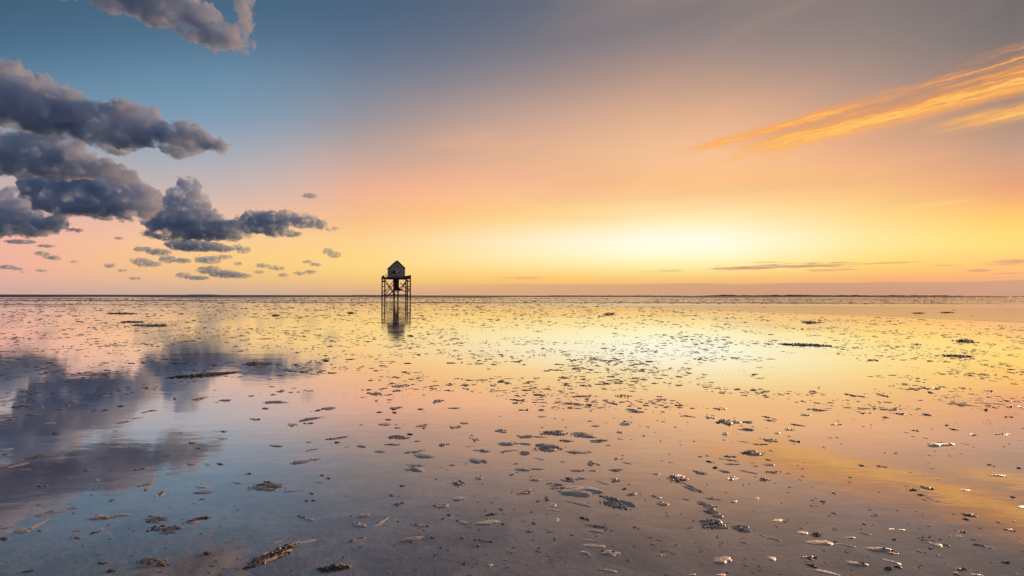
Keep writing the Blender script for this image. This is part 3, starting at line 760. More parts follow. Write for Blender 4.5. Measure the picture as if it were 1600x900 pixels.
# ------------------------------------------------------------------ sand mounds, worm casts and mussel beds lying on the flat
# x, y (middle of the base line), width, visible height in photograph pixels, tilt, kind, and for landmarks a label and a short name
# kinds: M bare mound, B mound with a few casts, C mound with dark casts, R mound heaped with casts, G casts alone, X mussel bed
CLUMPS = [
    (432, 880, 96, 42, 22, 'L', "big heap of mussels, weed and sand at the bottom edge, largest in the foreground", "the big mussel heap"),
    (521, 893, 48, 16, 6, 'X', "weedy mussel lump cut by the bottom edge, right of the big mussel heap", "the weedy bottom-edge lump"),
    (903, 776, 80, 22, 0, 'B', "largest bare sand mound, long and twin-humped with dark casts on its back", "the twin-humped mound"),
    (958, 796, 62, 30, -16, 'R', "wide layered mound heaped with black casts, right of the twin-humped mound", "the black-crested mound"),
    (857, 705, 46, 17, 0, 'R', "square-ended mound crowned with black casts in the crowded middle patch", "the square-ended mound"),
    (1380, 867, 58, 17, -6, 'B', "fluted fan-shaped mound at lower right with dark casts under its lip", "the fluted fan mound"),
    (1343, 890, 47, 18, -12, 'B', "smooth loaf-shaped mound near the bottom edge at lower right, casts at its end", "the loaf mound"),
    (1110, 826, 50, 19, -4, 'R', "craggy lump of dark casts left of the smooth pointed mound", "the craggy lump"),
    (1163, 832, 42, 15, -8, 'C', "smooth pointed mound with a dark hollow, trailing a thin ridge to the right", "the pointed mound"),
    (1076, 768, 44, 18, -22, 'C', "slanting dark-backed ridge with black weed at its upper end", "the slanting ridge"),
    (1058, 753, 34, 15, 0, 'R', "black weedy lump at the upper end of the slanting ridge", "the weedy lump"),
    (1115, 808, 42, 18, -12, 'C', "layered mound between the slanting ridge and the craggy lump", "the layered mound"),
    (648, 851, 49, 19, 10, 'B', "rounded mound with casts on top, alone in the lower middle of the flat", "the lone rounded mound"),
    (556, 850, 44, 16, 14, 'B', "low wedge mound with a crumbly top, right above the weedy bottom-edge lump", "the wedge mound"),
    (482, 818, 38, 15, -16, 'B', "slipper-shaped mound with a knob of casts at its right end", "the slipper mound"),
    (477, 853, 40, 14, 14, 'M', "smooth leaf-shaped mound at the upper tip of the big mussel heap", "the leaf mound"),
    (307, 820, 46, 18, 16, 'R', "mound draped with green-black casts at lower left", "the draped mound"),
    (255, 834, 52, 17, 2, 'R', "dark crumbled heap of casts left of the draped mound", "the crumbled heap"),
    (240, 888, 62, 22, 4, 'R', "scattered cast-covered mound near the bottom edge at lower left", "the scattered heap"),
    (85, 806, 70, 13, 12, 'B', "long bare wedge of sand rising to the right, near the left edge", "the long wedge"),
    (34, 836, 42, 15, 10, 'M', "rounded mound with a dark foot just left of and below the long wedge", "the left-edge mound"),
    (417, 767, 55, 17, 4, 'R', "sprawling casts and sand clods left of centre, with a thin trail behind", "the sprawling clods"),
    (480, 726, 50, 14, 10, 'B', "arrow-shaped mound pointing left, alone in the left half of the flat", "the arrow mound"),
    (1285, 841, 30, 15, 0, 'G', "pile of black casts just behind a smooth lens-shaped mound", "the black cast pile"),
    (1282, 852, 40, 11, -4, 'M', "smooth lens-shaped mound in front of the black cast pile", "the lens mound"),
    (1285, 898, 54, 13, -12, 'M', "smooth curved ridge cut by the bottom edge at lower right", "the curved ridge"),
    (1467, 699, 47, 12, -4, 'B', "single long mound with black spots, alone on the right of the flat", "the spotted mound"),
    (1462, 856, 44, 15, -13, 'B', "tapering mound with casts along its crest, right of the fluted fan mound", "the tapering mound"),
    (1533, 857, 42, 9, -12, 'B', "slim mound with one dark cast, nearest the lower right corner", "the slim mound"),
    (1513, 808, 33, 10, -10, 'C', "dark-headed low mound in the orange cloud reflection at right", "the dark-headed mound"),
    (1173, 712, 36, 11, -4, 'R', "dark clump lying at the upper end of the orange cloud reflection", "the dark clump"),
    (1136, 664, 36, 12, -3, 'R', "heaped dark clump in the upper right middle, biggest of its patch", "the heaped clump"),
    (648, 740, 32, 15, 0, 'B', "round-ended stacked mound left of centre with a dark front", "the stacked mound"),
    (663, 716, 34, 10, -2, 'B', "flat-topped mound just behind the stacked mound", "the flat-topped mound"),
    (748, 726, 32, 14, -6, 'B', "pair-like mound with a dark notch, right of the stacked mound", "the notched mound"),
    (793, 697, 36, 10, 0, 'M', "smooth bare mound at the left end of the crowded middle patch", "the smooth end mound"),
    (717, 760, 21, 12, 0, 'R', "round nest-like ring of casts in the middle of the flat", "the cast nest"),
    (316, 590, 106, 11, 5, 'X', "long black mussel bed in the left middle distance, largest dark bed there", "the long mussel bed"),
    (398, 571, 32, 7, 2, 'X', "short black mussel bed just right of the long one", "the short mussel bed"),
    (235, 510, 56, 4, 0, 'X', "thin dark mussel bed far off on the left, in front of another thin bed", None),
    (190, 491, 50, 3, 0, 'X', "thin dark mussel bed farthest off on the left", None),
    (205, 504, 30, 2.5, 0, 'X', "small thin dark bed between the two far left beds", None),
    (548, 490, 14, 3, 0, 'X', "small black lump far off just left of the hut", None),
    (430, 494, 12, 3, 0, 'X', "small dark lump far off well left of the hut", None),
    (952, 492, 20, 3.5, 0, 'X', "small black lump far off right of the hut, under the brightest sky", None),
    (1258, 541, 78, 6, -2, 'X', "long low dark bed in the bright reflection on the right", "the long low bed"),
    (1508, 535, 38, 6, -3, 'X', "black humped mussel bed in the right middle distance", "the black humped bed"),
    (1495, 558, 46, 5, -2, 'X', "flat grey-brown bed just below the black humped bed", "the flat grey bed"),
    (1266, 505, 30, 3.5, -1, 'X', "thin dark bed beyond the long low bed on the right", None),
    (1435, 490, 22, 2, 0, 'X', "tiny dark bed in the smooth channel on the far right", None),
    (1480, 489, 24, 2, 0, 'X', "tiny dark bed at the right end of the smooth far channel", None),
    # the rest
    (62, 822, 42, 9, 26, 'M'), (8, 845, 18, 7, 0, 'G'), (12, 827, 28, 7, 8, 'M'), (64, 831, 10, 5, 0, 'G'), (70, 762, 25, 6, 0, 'C'), (156, 814, 50, 14, 0, 'B'), (195, 807, 22, 7, 8, 'M'),
    (150, 835, 24, 10, 26, 'C'), (121, 843, 11, 7, 0, 'G'), (153, 752, 7, 4, 0, 'M'), (228, 761, 34, 9, 12, 'C'), (254, 777, 26, 16, 32, 'C'), (227, 767, 10, 4, 0, 'G'), (237, 816, 44, 13, 0, 'C'),
    (175, 896, 21, 8, 0, 'G'), (160, 882, 14, 5, 8, 'G'), (42, 895, 20, 5, 10, 'G'), (318, 773, 45, 9, 5, 'M'), (315, 763, 18, 6, 0, 'M'), (373, 757, 21, 6, 0, 'M'), (417, 755, 15, 4, 0, 'G'),
    (460, 769, 38, 6, 8, 'M'), (488, 773, 9, 4, 0, 'G'), (479, 784, 8, 4, 0, 'G'), (490, 784, 7, 4, 0, 'G'), (431, 851, 30, 9, 18, 'M'), (322, 868, 26, 8, 4, 'G'), (505, 744, 11, 4, 0, 'G'), (513, 749, 8, 4, 0, 'G'),
    (500, 755, 14, 4, 0, 'M'), (390, 742, 7, 4, 0, 'G'), (567, 810, 25, 11, 4, 'M'), (560, 826, 26, 13, 2, 'B'), (597, 820, 25, 14, 32, 'B'), (623, 791, 24, 10, 18, 'C'), (628, 761, 12, 5, 0, 'G'), (612, 776, 9, 4, 0, 'G'),
    (750, 750, 17, 8, 4, 'B'), (687, 795, 24, 11, 4, 'B'), (717, 783, 20, 9, 0, 'M'), (656, 825, 37, 10, -8, 'B'), (727, 824, 36, 15, -13, 'B'), (762, 821, 40, 11, 6, 'M'), (768, 806, 22, 6, 10, 'G'), (757, 848, 30, 6, -6, 'C'),
    (703, 807, 11, 6, 0, 'G'), (675, 842, 8, 5, 0, 'G'), (722, 842, 8, 5, 0, 'G'), (689, 857, 6, 4, 0, 'G'), (748, 854, 6, 4, 0, 'G'), (766, 886, 12, 7, 10, 'M'), (905, 793, 50, 17, -14, 'M'), (865, 760, 28, 8, 0, 'C'),
    (890, 754, 26, 12, -4, 'C'), (909, 749, 18, 7, 0, 'M'), (937, 756, 30, 8, -20, 'M'), (836, 753, 18, 7, 0, 'B'), (820, 775, 33, 13, 14, 'C'), (961, 749, 13, 5, 0, 'M'), (962, 753, 14, 4, 0, 'C'), (990, 775, 24, 8, 8, 'C'),
    (1030, 780, 13, 6, -4, 'M'), (1035, 791, 27, 10, -5, 'M'), (864, 793, 12, 8, 0, 'M'), (865, 799, 24, 6, -10, 'M'), (870, 816, 10, 9, 0, 'M'), (915, 814, 20, 8, -15, 'G'), (927, 825, 48, 9, -10, 'C'), (932, 834, 30, 9, -5, 'M'),
    (923, 846, 25, 4, -6, 'M'), (928, 856, 34, 8, -4, 'M'), (916, 870, 21, 12, -16, 'M'), (953, 869, 26, 12, -6, 'B'), (950, 896, 26, 11, -10, 'M'), (1032, 870, 14, 6, -4, 'M'), (840, 785, 7, 4, 0, 'G'), (854, 784, 8, 5, 0, 'G'),
    (835, 820, 7, 5, 0, 'G'), (828, 832, 10, 5, 0, 'G'), (868, 844, 7, 5, 0, 'G'), (894, 837, 5, 3, 0, 'G'), (786, 820, 9, 4, 0, 'G'), (976, 766, 10, 5, 0, 'G'), (1110, 783, 31, 9, -10, 'M'), (1107, 793, 38, 9, 0, 'C'),
    (1205, 843, 52, 5, -18, 'M'), (1160, 850, 22, 6, -12, 'M'), (1130, 880, 30, 14, -4, 'M'), (1206, 876, 14, 8, -10, 'M'), (1082, 900, 18, 6, 0, 'M'), (1127, 900, 14, 5, 0, 'M'), (1150, 785, 9, 5, 0, 'M'), (1183, 781, 9, 5, -5, 'M'),
    (1215, 815, 16, 6, 4, 'M'), (1302, 772, 11, 6, 0, 'C'), (1286, 785, 11, 4, -8, 'G'), (1255, 835, 16, 7, -6, 'M'), (1326, 855, 42, 5, -12, 'M'), (1265, 877, 26, 12, 4, 'C'), (1268, 888, 24, 10, -20, 'G'), (1395, 882, 28, 10, -16, 'M'),
    (1402, 888, 18, 6, -14, 'G'), (1388, 892, 15, 8, -8, 'G'), (1352, 837, 28, 9, -12, 'M'), (1329, 843, 20, 7, -6, 'M'), (1454, 858, 9, 4, 0, 'G'), (1397, 845, 10, 5, 0, 'G'), (1499, 840, 13, 5, -12, 'M'), (1506, 833, 12, 5, -8, 'G'),
    (1505, 892, 30, 6, -6, 'C'), (1522, 900, 24, 6, -5, 'M'), (1495, 899, 12, 5, -10, 'G'), (1511, 813, 20, 4, -8, 'G'), (1448, 766, 27, 9, -10, 'B'), (1426, 768, 23, 6, 0, 'G'), (1440, 775, 22, 4, -4, 'C'), (1459, 783, 25, 4, -14, 'M'),
    (1507, 767, 13, 4, -8, 'M'), (1581, 778, 12, 4, -8, 'G'), (1366, 805, 17, 4, -12, 'M'), (1577, 830, 18, 5, -6, 'C'), (1572, 881, 14, 5, -8, 'G'), (1597, 795, 14, 6, -5, 'M'), (1393, 828, 8, 3, 0, 'M'), (1409, 829, 8, 3, -4, 'M'), (1351, 820, 7, 4, 0, 'G'),
    (9, 705, 22, 6, 8, 'M'), (8, 712, 16, 4, 4, 'C'), (98, 707, 24, 5, 8, 'M'), (75, 716, 78, 10, 7, 'C'), (24, 731, 52, 11, 12, 'C'), (42, 735, 28, 4, 2, 'M'), (78, 663, 19, 4, 4, 'M'), (134, 737, 26, 6, 2, 'C'),
    (220, 735, 21, 6, 8, 'C'), (181, 701, 20, 5, 3, 'M'), (209, 700, 30, 5, 8, 'M'), (240, 695, 20, 4, 12, 'M'), (163, 694, 15, 3, 4, 'M'), (148, 695, 8, 3, 0, 'M'), (155, 643, 25, 5, 3, 'C'), (188, 636, 14, 4, 0, 'G'),
    (232, 645, 25, 5, 10, 'C'), (215, 655, 25, 4, 8, 'M'), (193, 662, 26, 5, 10, 'C'), (111, 630, 28, 5, 6, 'C'), (44, 615, 26, 5, 0, 'G'), (30, 638, 50, 5, 4, 'G'), (62, 649, 40, 4, 2, 'C'), (14, 657, 20, 5, 0, 'C'),
    (264, 715, 13, 5, 0, 'C'), (272, 625, 8, 4, 0, 'G'), (88, 679, 14, 4, -5, 'G'), (318, 625, 40, 8, 10, 'C'), (352, 627, 24, 4, 4, 'C'), (436, 631, 47, 7, 4, 'C'), (415, 640, 12, 4, 0, 'G'), (505, 643, 42, 9, 8, 'C'),
    (485, 658, 55, 8, 8, 'C'), (457, 666, 16, 6, 0, 'C'), (483, 663, 16, 4, 0, 'C'), (400, 657, 18, 4, 0, 'C'), (433, 699, 19, 6, 0, 'M'), (484, 692, 14, 3, 0, 'M'), (487, 705, 20, 5, 12, 'C'), (530, 687, 45, 7, 8, 'C'),
    (527, 693, 16, 4, 6, 'G'), (343, 727, 15, 5, 0, 'G'), (325, 728, 9, 5, -5, 'M'), (295, 728, 18, 5, 2, 'M'), (274, 741, 27, 6, 12, 'M'), (300, 694, 16, 4, 0, 'C'), (310, 702, 8, 3, 0, 'G'), (347, 687, 22, 3, 2, 'M'),
    (350, 676, 14, 4, 0, 'C'), (590, 618, 28, 6, 0, 'C'), (625, 605, 24, 5, 0, 'C'), (622, 612, 20, 4, 0, 'C'), (685, 630, 22, 8, 0, 'C'), (620, 640, 28, 7, 6, 'C'), (592, 645, 14, 3, 4, 'C'), (617, 646, 10, 3, 0, 'G'),
    (660, 641, 16, 4, 0, 'G'), (710, 639, 18, 4, 4, 'M'), (602, 665, 19, 6, 0, 'M'), (620, 670, 15, 4, 0, 'M'), (606, 657, 12, 3, 0, 'G'), (660, 670, 24, 10, 8, 'C'), (724, 663, 15, 4, 0, 'B'), (713, 671, 20, 8, 0, 'C'),
    (625, 686, 42, 8, 2, 'C'), (641, 681, 14, 5, 0, 'G'), (613, 697, 28, 6, 5, 'C'), (593, 708, 24, 6, 4, 'M'), (566, 700, 20, 6, -4, 'B'), (646, 710, 32, 9, 10, 'C'), (650, 729, 30, 6, -3, 'M'), (652, 691, 12, 4, 0, 'M'),
    (694, 698, 19, 7, 0, 'C'), (741, 692, 17, 14, -20, 'C'), (735, 699, 18, 4, 8, 'M'), (752, 708, 28, 9, 4, 'C'), (707, 728, 13, 5, 0, 'M'), (728, 726, 6, 3, 0, 'M'), (699, 735, 6, 3, 0, 'M'), (782, 676, 22, 7, 0, 'C'),
    (864, 680, 45, 10, 0, 'R'), (915, 684, 50, 11, -3, 'C'), (830, 685, 48, 6, -2, 'C'), (820, 696, 26, 6, -3, 'M'), (818, 711, 25, 8, -4, 'C'), (795, 706, 34, 5, 4, 'M'), (885, 691, 30, 6, -6, 'C'), (935, 692, 32, 7, -2, 'C'),
    (903, 709, 45, 5, 0, 'C'), (840, 718, 25, 4, -12, 'M'), (924, 729, 24, 12, -14, 'C'), (900, 738, 30, 7, -3, 'M'), (925, 737, 16, 4, 0, 'M'), (817, 736, 25, 8, -4, 'M'), (841, 734, 21, 6, 2, 'M'), (960, 737, 32, 7, -5, 'C'),
    (966, 719, 14, 6, 0, 'C'), (980, 726, 27, 6, -12, 'M'), (970, 677, 14, 5, 0, 'M'), (978, 664, 22, 8, 3, 'B'), (931, 667, 14, 4, 0, 'M'), (923, 659, 11, 3, 0, 'M'), (847, 652, 19, 3, 3, 'M'), (818, 642, 19, 3, 2, 'B'),
    (847, 642, 17, 4, 0, 'C'), (902, 639, 12, 3, 0, 'M'), (888, 632, 32, 4, 0, 'C'), (958, 633, 24, 6, -12, 'C'), (990, 645, 36, 8, -4, 'C'), (975, 621, 30, 6, 0, 'G'), (845, 619, 26, 5, 0, 'C'), (908, 621, 40, 4, 2, 'C'),
    (1026, 742, 16, 5, 0, 'M'), (1108, 655, 20, 6, -4, 'C'), (1170, 662, 24, 6, 0, 'C'), (1165, 674, 34, 8, -8, 'C'), (1203, 659, 20, 5, -8, 'C'), (1198, 653, 24, 3, -10, 'C'), (1245, 666, 32, 5, -9, 'C'), (1232, 673, 16, 5, 0, 'C'),
    (1204, 691, 26, 8, -4, 'C'), (1242, 692, 21, 7, -10, 'B'), (1134, 681, 14, 7, -6, 'B'), (1214, 678, 11, 4, -4, 'M'), (1160, 691, 19, 3, -8, 'M'), (1187, 696, 24, 4, 0, 'C'), (1140, 715, 22, 4, -4, 'C'), (1138, 720, 30, 4, -9, 'C'),
    (1143, 727, 24, 5, 0, 'M'), (1202, 728, 20, 5, -4, 'M'), (1200, 720, 14, 4, -12, 'C'), (1108, 723, 15, 4, -12, 'G'), (1115, 733, 16, 5, 0, 'G'), (1131, 740, 22, 8, -10, 'M'), (1093, 742, 25, 9, -8, 'B'), (1168, 740, 33, 8, -12, 'M'),
    (1145, 752, 19, 11, 16, 'C'), (1205, 740, 28, 5, 0, 'C'), (1194, 752, 23, 7, -6, 'C'), (1075, 652, 26, 4, -8, 'C'), (1125, 641, 22, 6, 0, 'C'), (1275, 643, 36, 6, -4, 'C'), (1259, 650, 17, 5, 0, 'M'), (1305, 665, 16, 4, 0, 'C'),
    (1377, 731, 21, 5, -8, 'C'), (1348, 729, 14, 4, -8, 'C'), (1556, 745, 32, 6, -5, 'M'), (1545, 728, 10, 4, 0, 'G'), (1592, 733, 10, 4, -8, 'G'), (1488, 672, 22, 4, -6, 'C'), (1479, 666, 8, 4, 0, 'G'), (1520, 681, 12, 4, -5, 'C'),
    (1431, 674, 15, 3, -2, 'C'), (1566, 680, 22, 4, 0, 'C'), (1352, 647, 20, 5, -4, 'C'), (1390, 642, 30, 4, -2, 'C'), (1408, 648, 22, 4, 0, 'C'), (1385, 654, 16, 4, -8, 'C'), (1495, 634, 32, 5, -6, 'C'), (1540, 643, 10, 5, 0, 'G'),
    (1450, 650, 26, 5, -6, 'C'), (1590, 639, 34, 7, -6, 'C'), (1575, 653, 18, 4, -4, 'C'), (1335, 621, 30, 7, -10, 'C'), (1380, 620, 24, 5, -10, 'C'), (1462, 609, 22, 5, -2, 'C'), (1545, 613, 26, 4, -3, 'C'),
]

ICO1 = None


def ico_small():
    global ICO1
    if ICO1 is None:
        bm = bmesh.new()
        bmesh.ops.create_icosphere(bm, subdivisions=1, radius=1.0)
        ICO1 = (np.array([p.co for p in bm.verts]), np.array([[q.index for q in p.verts] for p in bm.faces]))
        bm.free()
    return ICO1


def quick_mesh(name, V, Fc, mat, smooth=True):
    me = bpy.data.meshes.new(name)
    Fc = np.asarray(Fc, dtype=np.int32)
    k = Fc.shape[1]
    me.vertices.add(len(V))
    me.vertices.foreach_set('co', np.asarray(V, dtype=np.float32).ravel())
    me.loops.add(Fc.size)
    me.loops.foreach_set('vertex_index', Fc.ravel())
    me.polygons.add(len(Fc))
    me.polygons.foreach_set('loop_start', np.arange(0, Fc.size, k, dtype=np.int32))
    me.polygons.foreach_set('use_smooth', np.full(len(Fc), smooth))
    me.update(calc_edges=True)
    me.validate()
    me.materials.append(mat)
    return me


def mound_shape(seed, nr=9, ns=40, rough=1.0, phi=0.0):
    """unit mound: x, y about -1..1, height 0..1; its rim dips under the wet film. Returns vertices, faces and a height function"""
    o = seed * 7.13
    r0 = random.Random(seed)
    tip = r0.uniform(.0, .30)
    side = r0.choice((-1, 1))
    crest = r0.uniform(.05, .35)
    lobes = r0.uniform(.10, .24) * rough

    def rim(a):
        x = math.cos(a)
        base = 1.0 + lobes * 2.0 * (noise.noise((math.cos(a) * 1.1 + o, math.sin(a) * 1.1, o))) + .10 * rough * noise.noise((math.cos(a) * 3.4, math.sin(a) * 3.4 + o, 1))
        return base * (1.0 + tip * max(0.0, side * x) ** 3)

    def height(r, a):
        if r >= 1:
            return -0.12 * (r - 1) / .12 - .01
        x, y = r * math.cos(a), r * math.sin(a)
        yy = x * math.sin(phi) + y * math.cos(phi) + .30 * noise.noise((x * 1.3 + o, 4.0, o))
        # cut bank on the near side, gentle slope running down behind it
        h = (1 - r * r) ** .42 * (.20 + .80 * min(1.0, max(0.0, (1.0 - yy) / (1.35 + crest))))
        h *= .86 + .5 * noise.noise((x * 1.5 + o, y * 2.2, o * .3))
        flute = noise.noise((x * 1.1 + y * .8 + o, y * 6.5 - x * 2.0, o))
        d = (1 - r * r) ** .62
        h += rough * d * (.14 * flute + .08 * noise.noise((x * 5 + o, y * 5, 2)))
        return h
    V, Fc = [(0, 0, height(0.001, 0))], []
    rs = [(k / nr) ** .85 for k in range(1, nr + 1)] + [1.12]
    for r in rs:
        for k in range(ns):
            a = 2 * math.pi * k / ns
            q = rim(a)
            V.append((r * q * math.cos(a), r * q * math.sin(a), height(r, a)))
    T = [(0, 1 + k, 1 + (k + 1) % ns) for k in range(ns)]
    for j in range(len(rs) - 1):
        for k in range(ns):
            a, b = 1 + j * ns + k, 1 + j * ns + (k + 1) % ns
            c, d = a + ns, b + ns
            T += [(a, c, d), (a, d, b)]
    return np.array(V), np.array(T), lambda x, y: max(0.0, height(min(.999, math.hypot(x, y)), math.atan2(y, x))) if math.hypot(x, y) < 1 else 0.0


def granules(rs, places, flat=.8, jit=.45, long=1.0):
    """irregular clods: places = (x, y, z, size)"""
    v, f = ico_small()
    V, Fc = [], []
    for i, (x, y, z, g) in enumerate(places):
        q = v * (1 + rs.uniform(-jit, jit, (len(v), 1)))
        q = q * np.array([g * rs.uniform(.8, 1.5) * long, g * rs.uniform(.7, 1.1), g * rs.uniform(.55, 1.0) * flat])
        a = rs.uniform(0, 6.283)
        t = rs.uniform(-.5, .5)
        ca, sa, ct, st = math.cos(a), math.sin(a), math.cos(t), math.sin(t)
        m = np.array([[ca, -sa, 0], [sa, ca, 0], [0, 0, 1]]) @ np.array([[ct, 0, st], [0, 1, 0], [-st, 0, ct]])
        V.append(q @ m.T + np.array([x, y, z]))
        Fc.append(f + i * len(v))
    return np.concatenate(V), np.concatenate(Fc)


def mound_group(seed, n, rough=1.3, nr=7, ns=30, phi=0.0):
    """several ledges of sand grown together inside the unit ellipse"""
    r0 = random.Random(seed * 3 + 1)
    V, Fc, hs, off = [], [], [], 0
    for k in range(n):
        v, f, h = mound_shape(seed * 10 + k, nr if k else nr + 2, ns if k else ns + 10, rough, phi)
        if n == 1:
            cx, cy, sx, sy, a, sz = 0, 0, .95, .95, 0, 1
        elif n >= 4:
            cx, cy = r0.uniform(-.48, .48), -.68 + 1.36 * k / (n - 1)
            sx, sy, a, sz = r0.uniform(.30, .58), r0.uniform(.18, .30), r0.uniform(-.3, .3), r0.uniform(.40, .75)
        elif k == 0:
            cx, cy, sx, sy, a, sz = r0.uniform(-.25, .25), r0.uniform(-.15, .25), r0.uniform(.62, .78), r0.uniform(.50, .72), r0.uniform(-.25, .25), 1.0
        else:
            q = r0.uniform(0, 6.283)
            cx, cy = .62 * math.cos(q), .60 * math.sin(q)
            sx, sy, a, sz = r0.uniform(.26, .50), r0.uniform(.18, .36), r0.uniform(-.4, .4), r0.uniform(.35, .8)
        ca, sa = math.cos(a), math.sin(a)
        x, y = v[:, 0] * sx, v[:, 1] * sy
        V.append(np.stack([cx + x * ca - y * sa, cy + x * sa + y * ca, v[:, 2] * sz], 1))
        Fc.append(f + off)
        off += len(v)
        hs.append((cx, cy, sx, sy, ca, sa, sz, h))

    def hf(px_, py_):
        z = 0.0
        for cx, cy, sx, sy, ca, sa, sz, h in hs:
            dx, dy = px_ - cx, py_ - cy
            z = max(z, sz * h((dx * ca + dy * sa) / sx, (-dx * sa + dy * ca) / sy))
        return z
    return np.concatenate(V), np.concatenate(Fc), hf


MOUND_LIB = [mound_group(s, (1, 1, 2, 1, 2, 3)[s % 6], 1.25, 8, 36) for s in range(24)]
MOUND_MESH = [quick_mesh("sand_mound", v, f, MOUND) for v, f, h in MOUND_LIB]


def place(c, zh):
    """centre, yaw, length and depth on the ground of an item whose outline the photograph shows as a tilted ellipse"""
    x, y, w, h, tilt = c[0], c[1], c[2] * 1.05, c[3] * 1.0, c[4]
    _, t0 = ground(x, y)
    up = zh * F / t0 * .75                                # how far its own height lifts the upper outline
    hh = max(1.2, math.sqrt(max(0.0, (h - up) ** 2 - (w * math.sin(R(tilt))) ** 2)), (h - up) * .45)
    yc = y - (h - up) * .5
    m, t = ground(x, yc)
    J = np.array([[F / t, -(x - CX) / t], [0.0, -F * EYE.z / t ** 2]])
    ct, st = math.cos(R(tilt)), math.sin(R(tilt))
    A = np.array([[ct * w / 2, st * hh / 2], [-st * w / 2, ct * hh / 2]])
    U, S_, _v = np.linalg.svd(np.linalg.inv(J) @ A)
    yaw = math.atan2(U[1, 0], U[0, 0])
    L, D = 2 * S_[0], 2 * S_[1]
    if math.cos(yaw) < 0:
        yaw += math.pi
    return m, yaw, L, max(D, .22 * L), t


COUNT = {}


def build_clump(c, idx):
    x, y, w, h, tilt, kind = c[:6]
    rs = np.random.RandomState(idx + 11)
    px = ground(x, y)[1] / F                             # metres per pixel there
    zh = max(.005, min(.12 * w * px, .27 * h * px + .002)) * (1.5 if kind in 'LX' else 1.1 if kind == 'R' else .95)
    m, yaw, L, D, t = place(c, zh)
    lab = c[6] if len(c) > 6 else None
    g0 = min(max(.0045, .75 * px), .030)
    zh = max(.004, min(zh, (.13 if kind in 'MB' else .17 if kind in 'CR' else .3) * D))
    A, B = L * math.sin(yaw), D * math.cos(yaw)
    phi = math.atan2(A, B)                                # the gentle side faces the horizon, shaped so tops catch its glow
    if kind == 'M':
        if w < 13:
            me = MOUND_MESH[idx % 24]
        else:
            v, f, _h = mound_group(300 + idx, (1, 1, 2, 1, 2, 3)[idx % 6], 1.2, 8 if w > 25 else 5, 34 if w > 25 else 22, phi)
            me = quick_mesh("sand_mound", v, f, MOUND)
        o = linked("sand_mound", me)
        o.location, o.rotation_euler, o.scale = m, (0, 0, yaw), (L / 2, D / 2, zh)
        return o, "sand mound"
    if kind in 'GX':
        places = []
        n = int(min(14 + w * 0.9, 60)) if kind == 'G' else int(min(50 + w * 3.2, 320))
        ctr = [(rs.uniform(-.5, .5), rs.uniform(-.4, .4)) for _ in range(3 if kind == 'G' else 7)]
        for k in range(n):
            cx, cy = ctr[k % len(ctr)]
            s = .26 if kind == 'G' else .24
            a, b = cx + rs.normal(0, s), cy + rs.normal(0, s * .9)
            if kind == 'X':
                a, b = rs.uniform(-1, 1), rs.normal(0, .42)
                b *= math.sqrt(max(0.05, 1 - a * a)) * 1.1
                b += .22 * math.sin(a * 5 + idx)
            r = math.hypot(a, b)
            if r > 1.25:
                continue
            z = zh * (.9 if kind == 'G' else .75) * max(0, 1 - r * r) * rs.uniform(.15, 1.0)
            places.append((a * L / 2, b * D / 2, z, g0 * rs.uniform(.6, 1.6) * (1.25 if kind == 'X' else 1.0)))
        v, f = granules(rs, places, .85, .38, 1.5 if kind == 'X' else 1.0)
        nm = "worm_cast_pile" if kind == 'G' else "mussel_bed"
        if kind == 'X' and h > 3.4:
            o = empty(nm, m, yaw)
            mv, mf, hf = MOUND_LIB[(idx * 5) % 24]
            b = linked("bed_mud", quick_mesh("bed_mud", mv, mf, MUD), o)
            b.scale = (L / 2, D / 2 * .9, zh * .62)
            ch = linked("mussels", quick_mesh("mussels", v, f, SHELL), o)
            ch['kind'] = 'stuff'
        else:
            o = linked(nm, quick_mesh(nm, v, f, (CRUMB if y > 690 and w < 13 else CAST) if kind == 'G' else SHELL, False))
            o.location, o.rotation_euler = m, (0, 0, yaw)
        return o, ("worm cast" if kind == 'G' else "mussel bed")
    # mound with casts on it
    o = empty("mud_clump", m, yaw)
    big = w > 34 or kind in 'CRL'
    if big:
        mv, mf, hf = mound_group(100 + idx, {'B': 2 if w < 60 else 1, 'C': 4, 'R': 5, 'L': 7}[kind], 1.35, 8 if w > 30 else 5, 36 if w > 30 else 20, phi)
        mm = quick_mesh("sand_mound", mv, mf, MOUND)
    else:
        mv, mf, hf = MOUND_LIB[idx % 24]
        mm = MOUND_MESH[idx % 24]
    b = linked("sand_mound", mm, o)
    b.scale = (L / 2, D / 2, zh)
    dens = {'B': .5, 'C': .75, 'R': 1.5, 'L': 3.4}[kind]
    n = int(min(420, max(7, dens * (10 + w * (1.1 if kind in 'RL' else .75)))))
    nc = {'B': 2, 'C': 3, 'R': 6, 'L': 9}[kind]
    ctr = []
    for k in range(nc):
        if kind == 'B':
            ctr.append((rs.choice((-1, 1)) * rs.uniform(.15, .85), rs.uniform(-.1, .65), .13))
        elif kind == 'L':
            q = k / (nc - 1)
            ctr.append((-.85 + 1.25 * q, rs.uniform(-.55, .35), .24))
        else:
            ctr.append((rs.uniform(-.75, .75), rs.uniform(-.75, .45), .17 if kind == 'C' else .22))
    places = []
    for k in range(n):
        cx, cy, s = ctr[k % nc]
        a, bb = cx + rs.normal(0, s), cy + rs.normal(0, s)
        if math.hypot(a, bb) > 1.22:
            continue
        z = hf(a, bb) * zh
        places.append((a * L / 2, bb * D / 2, z + g0 * rs.uniform(-.25, .75), g0 * rs.uniform(.55, 1.55)))
    for k in range(1 + int(w / 20)):                       # strays round about
        a = rs.uniform(0, 6.283)
        q = rs.uniform(1.05, 1.6)
        places.append((math.cos(a) * q * L / 2, math.sin(a) * q * D / 2, 0.0, g0 * rs.uniform(.3, .6)))
    v, f = granules(rs, places)
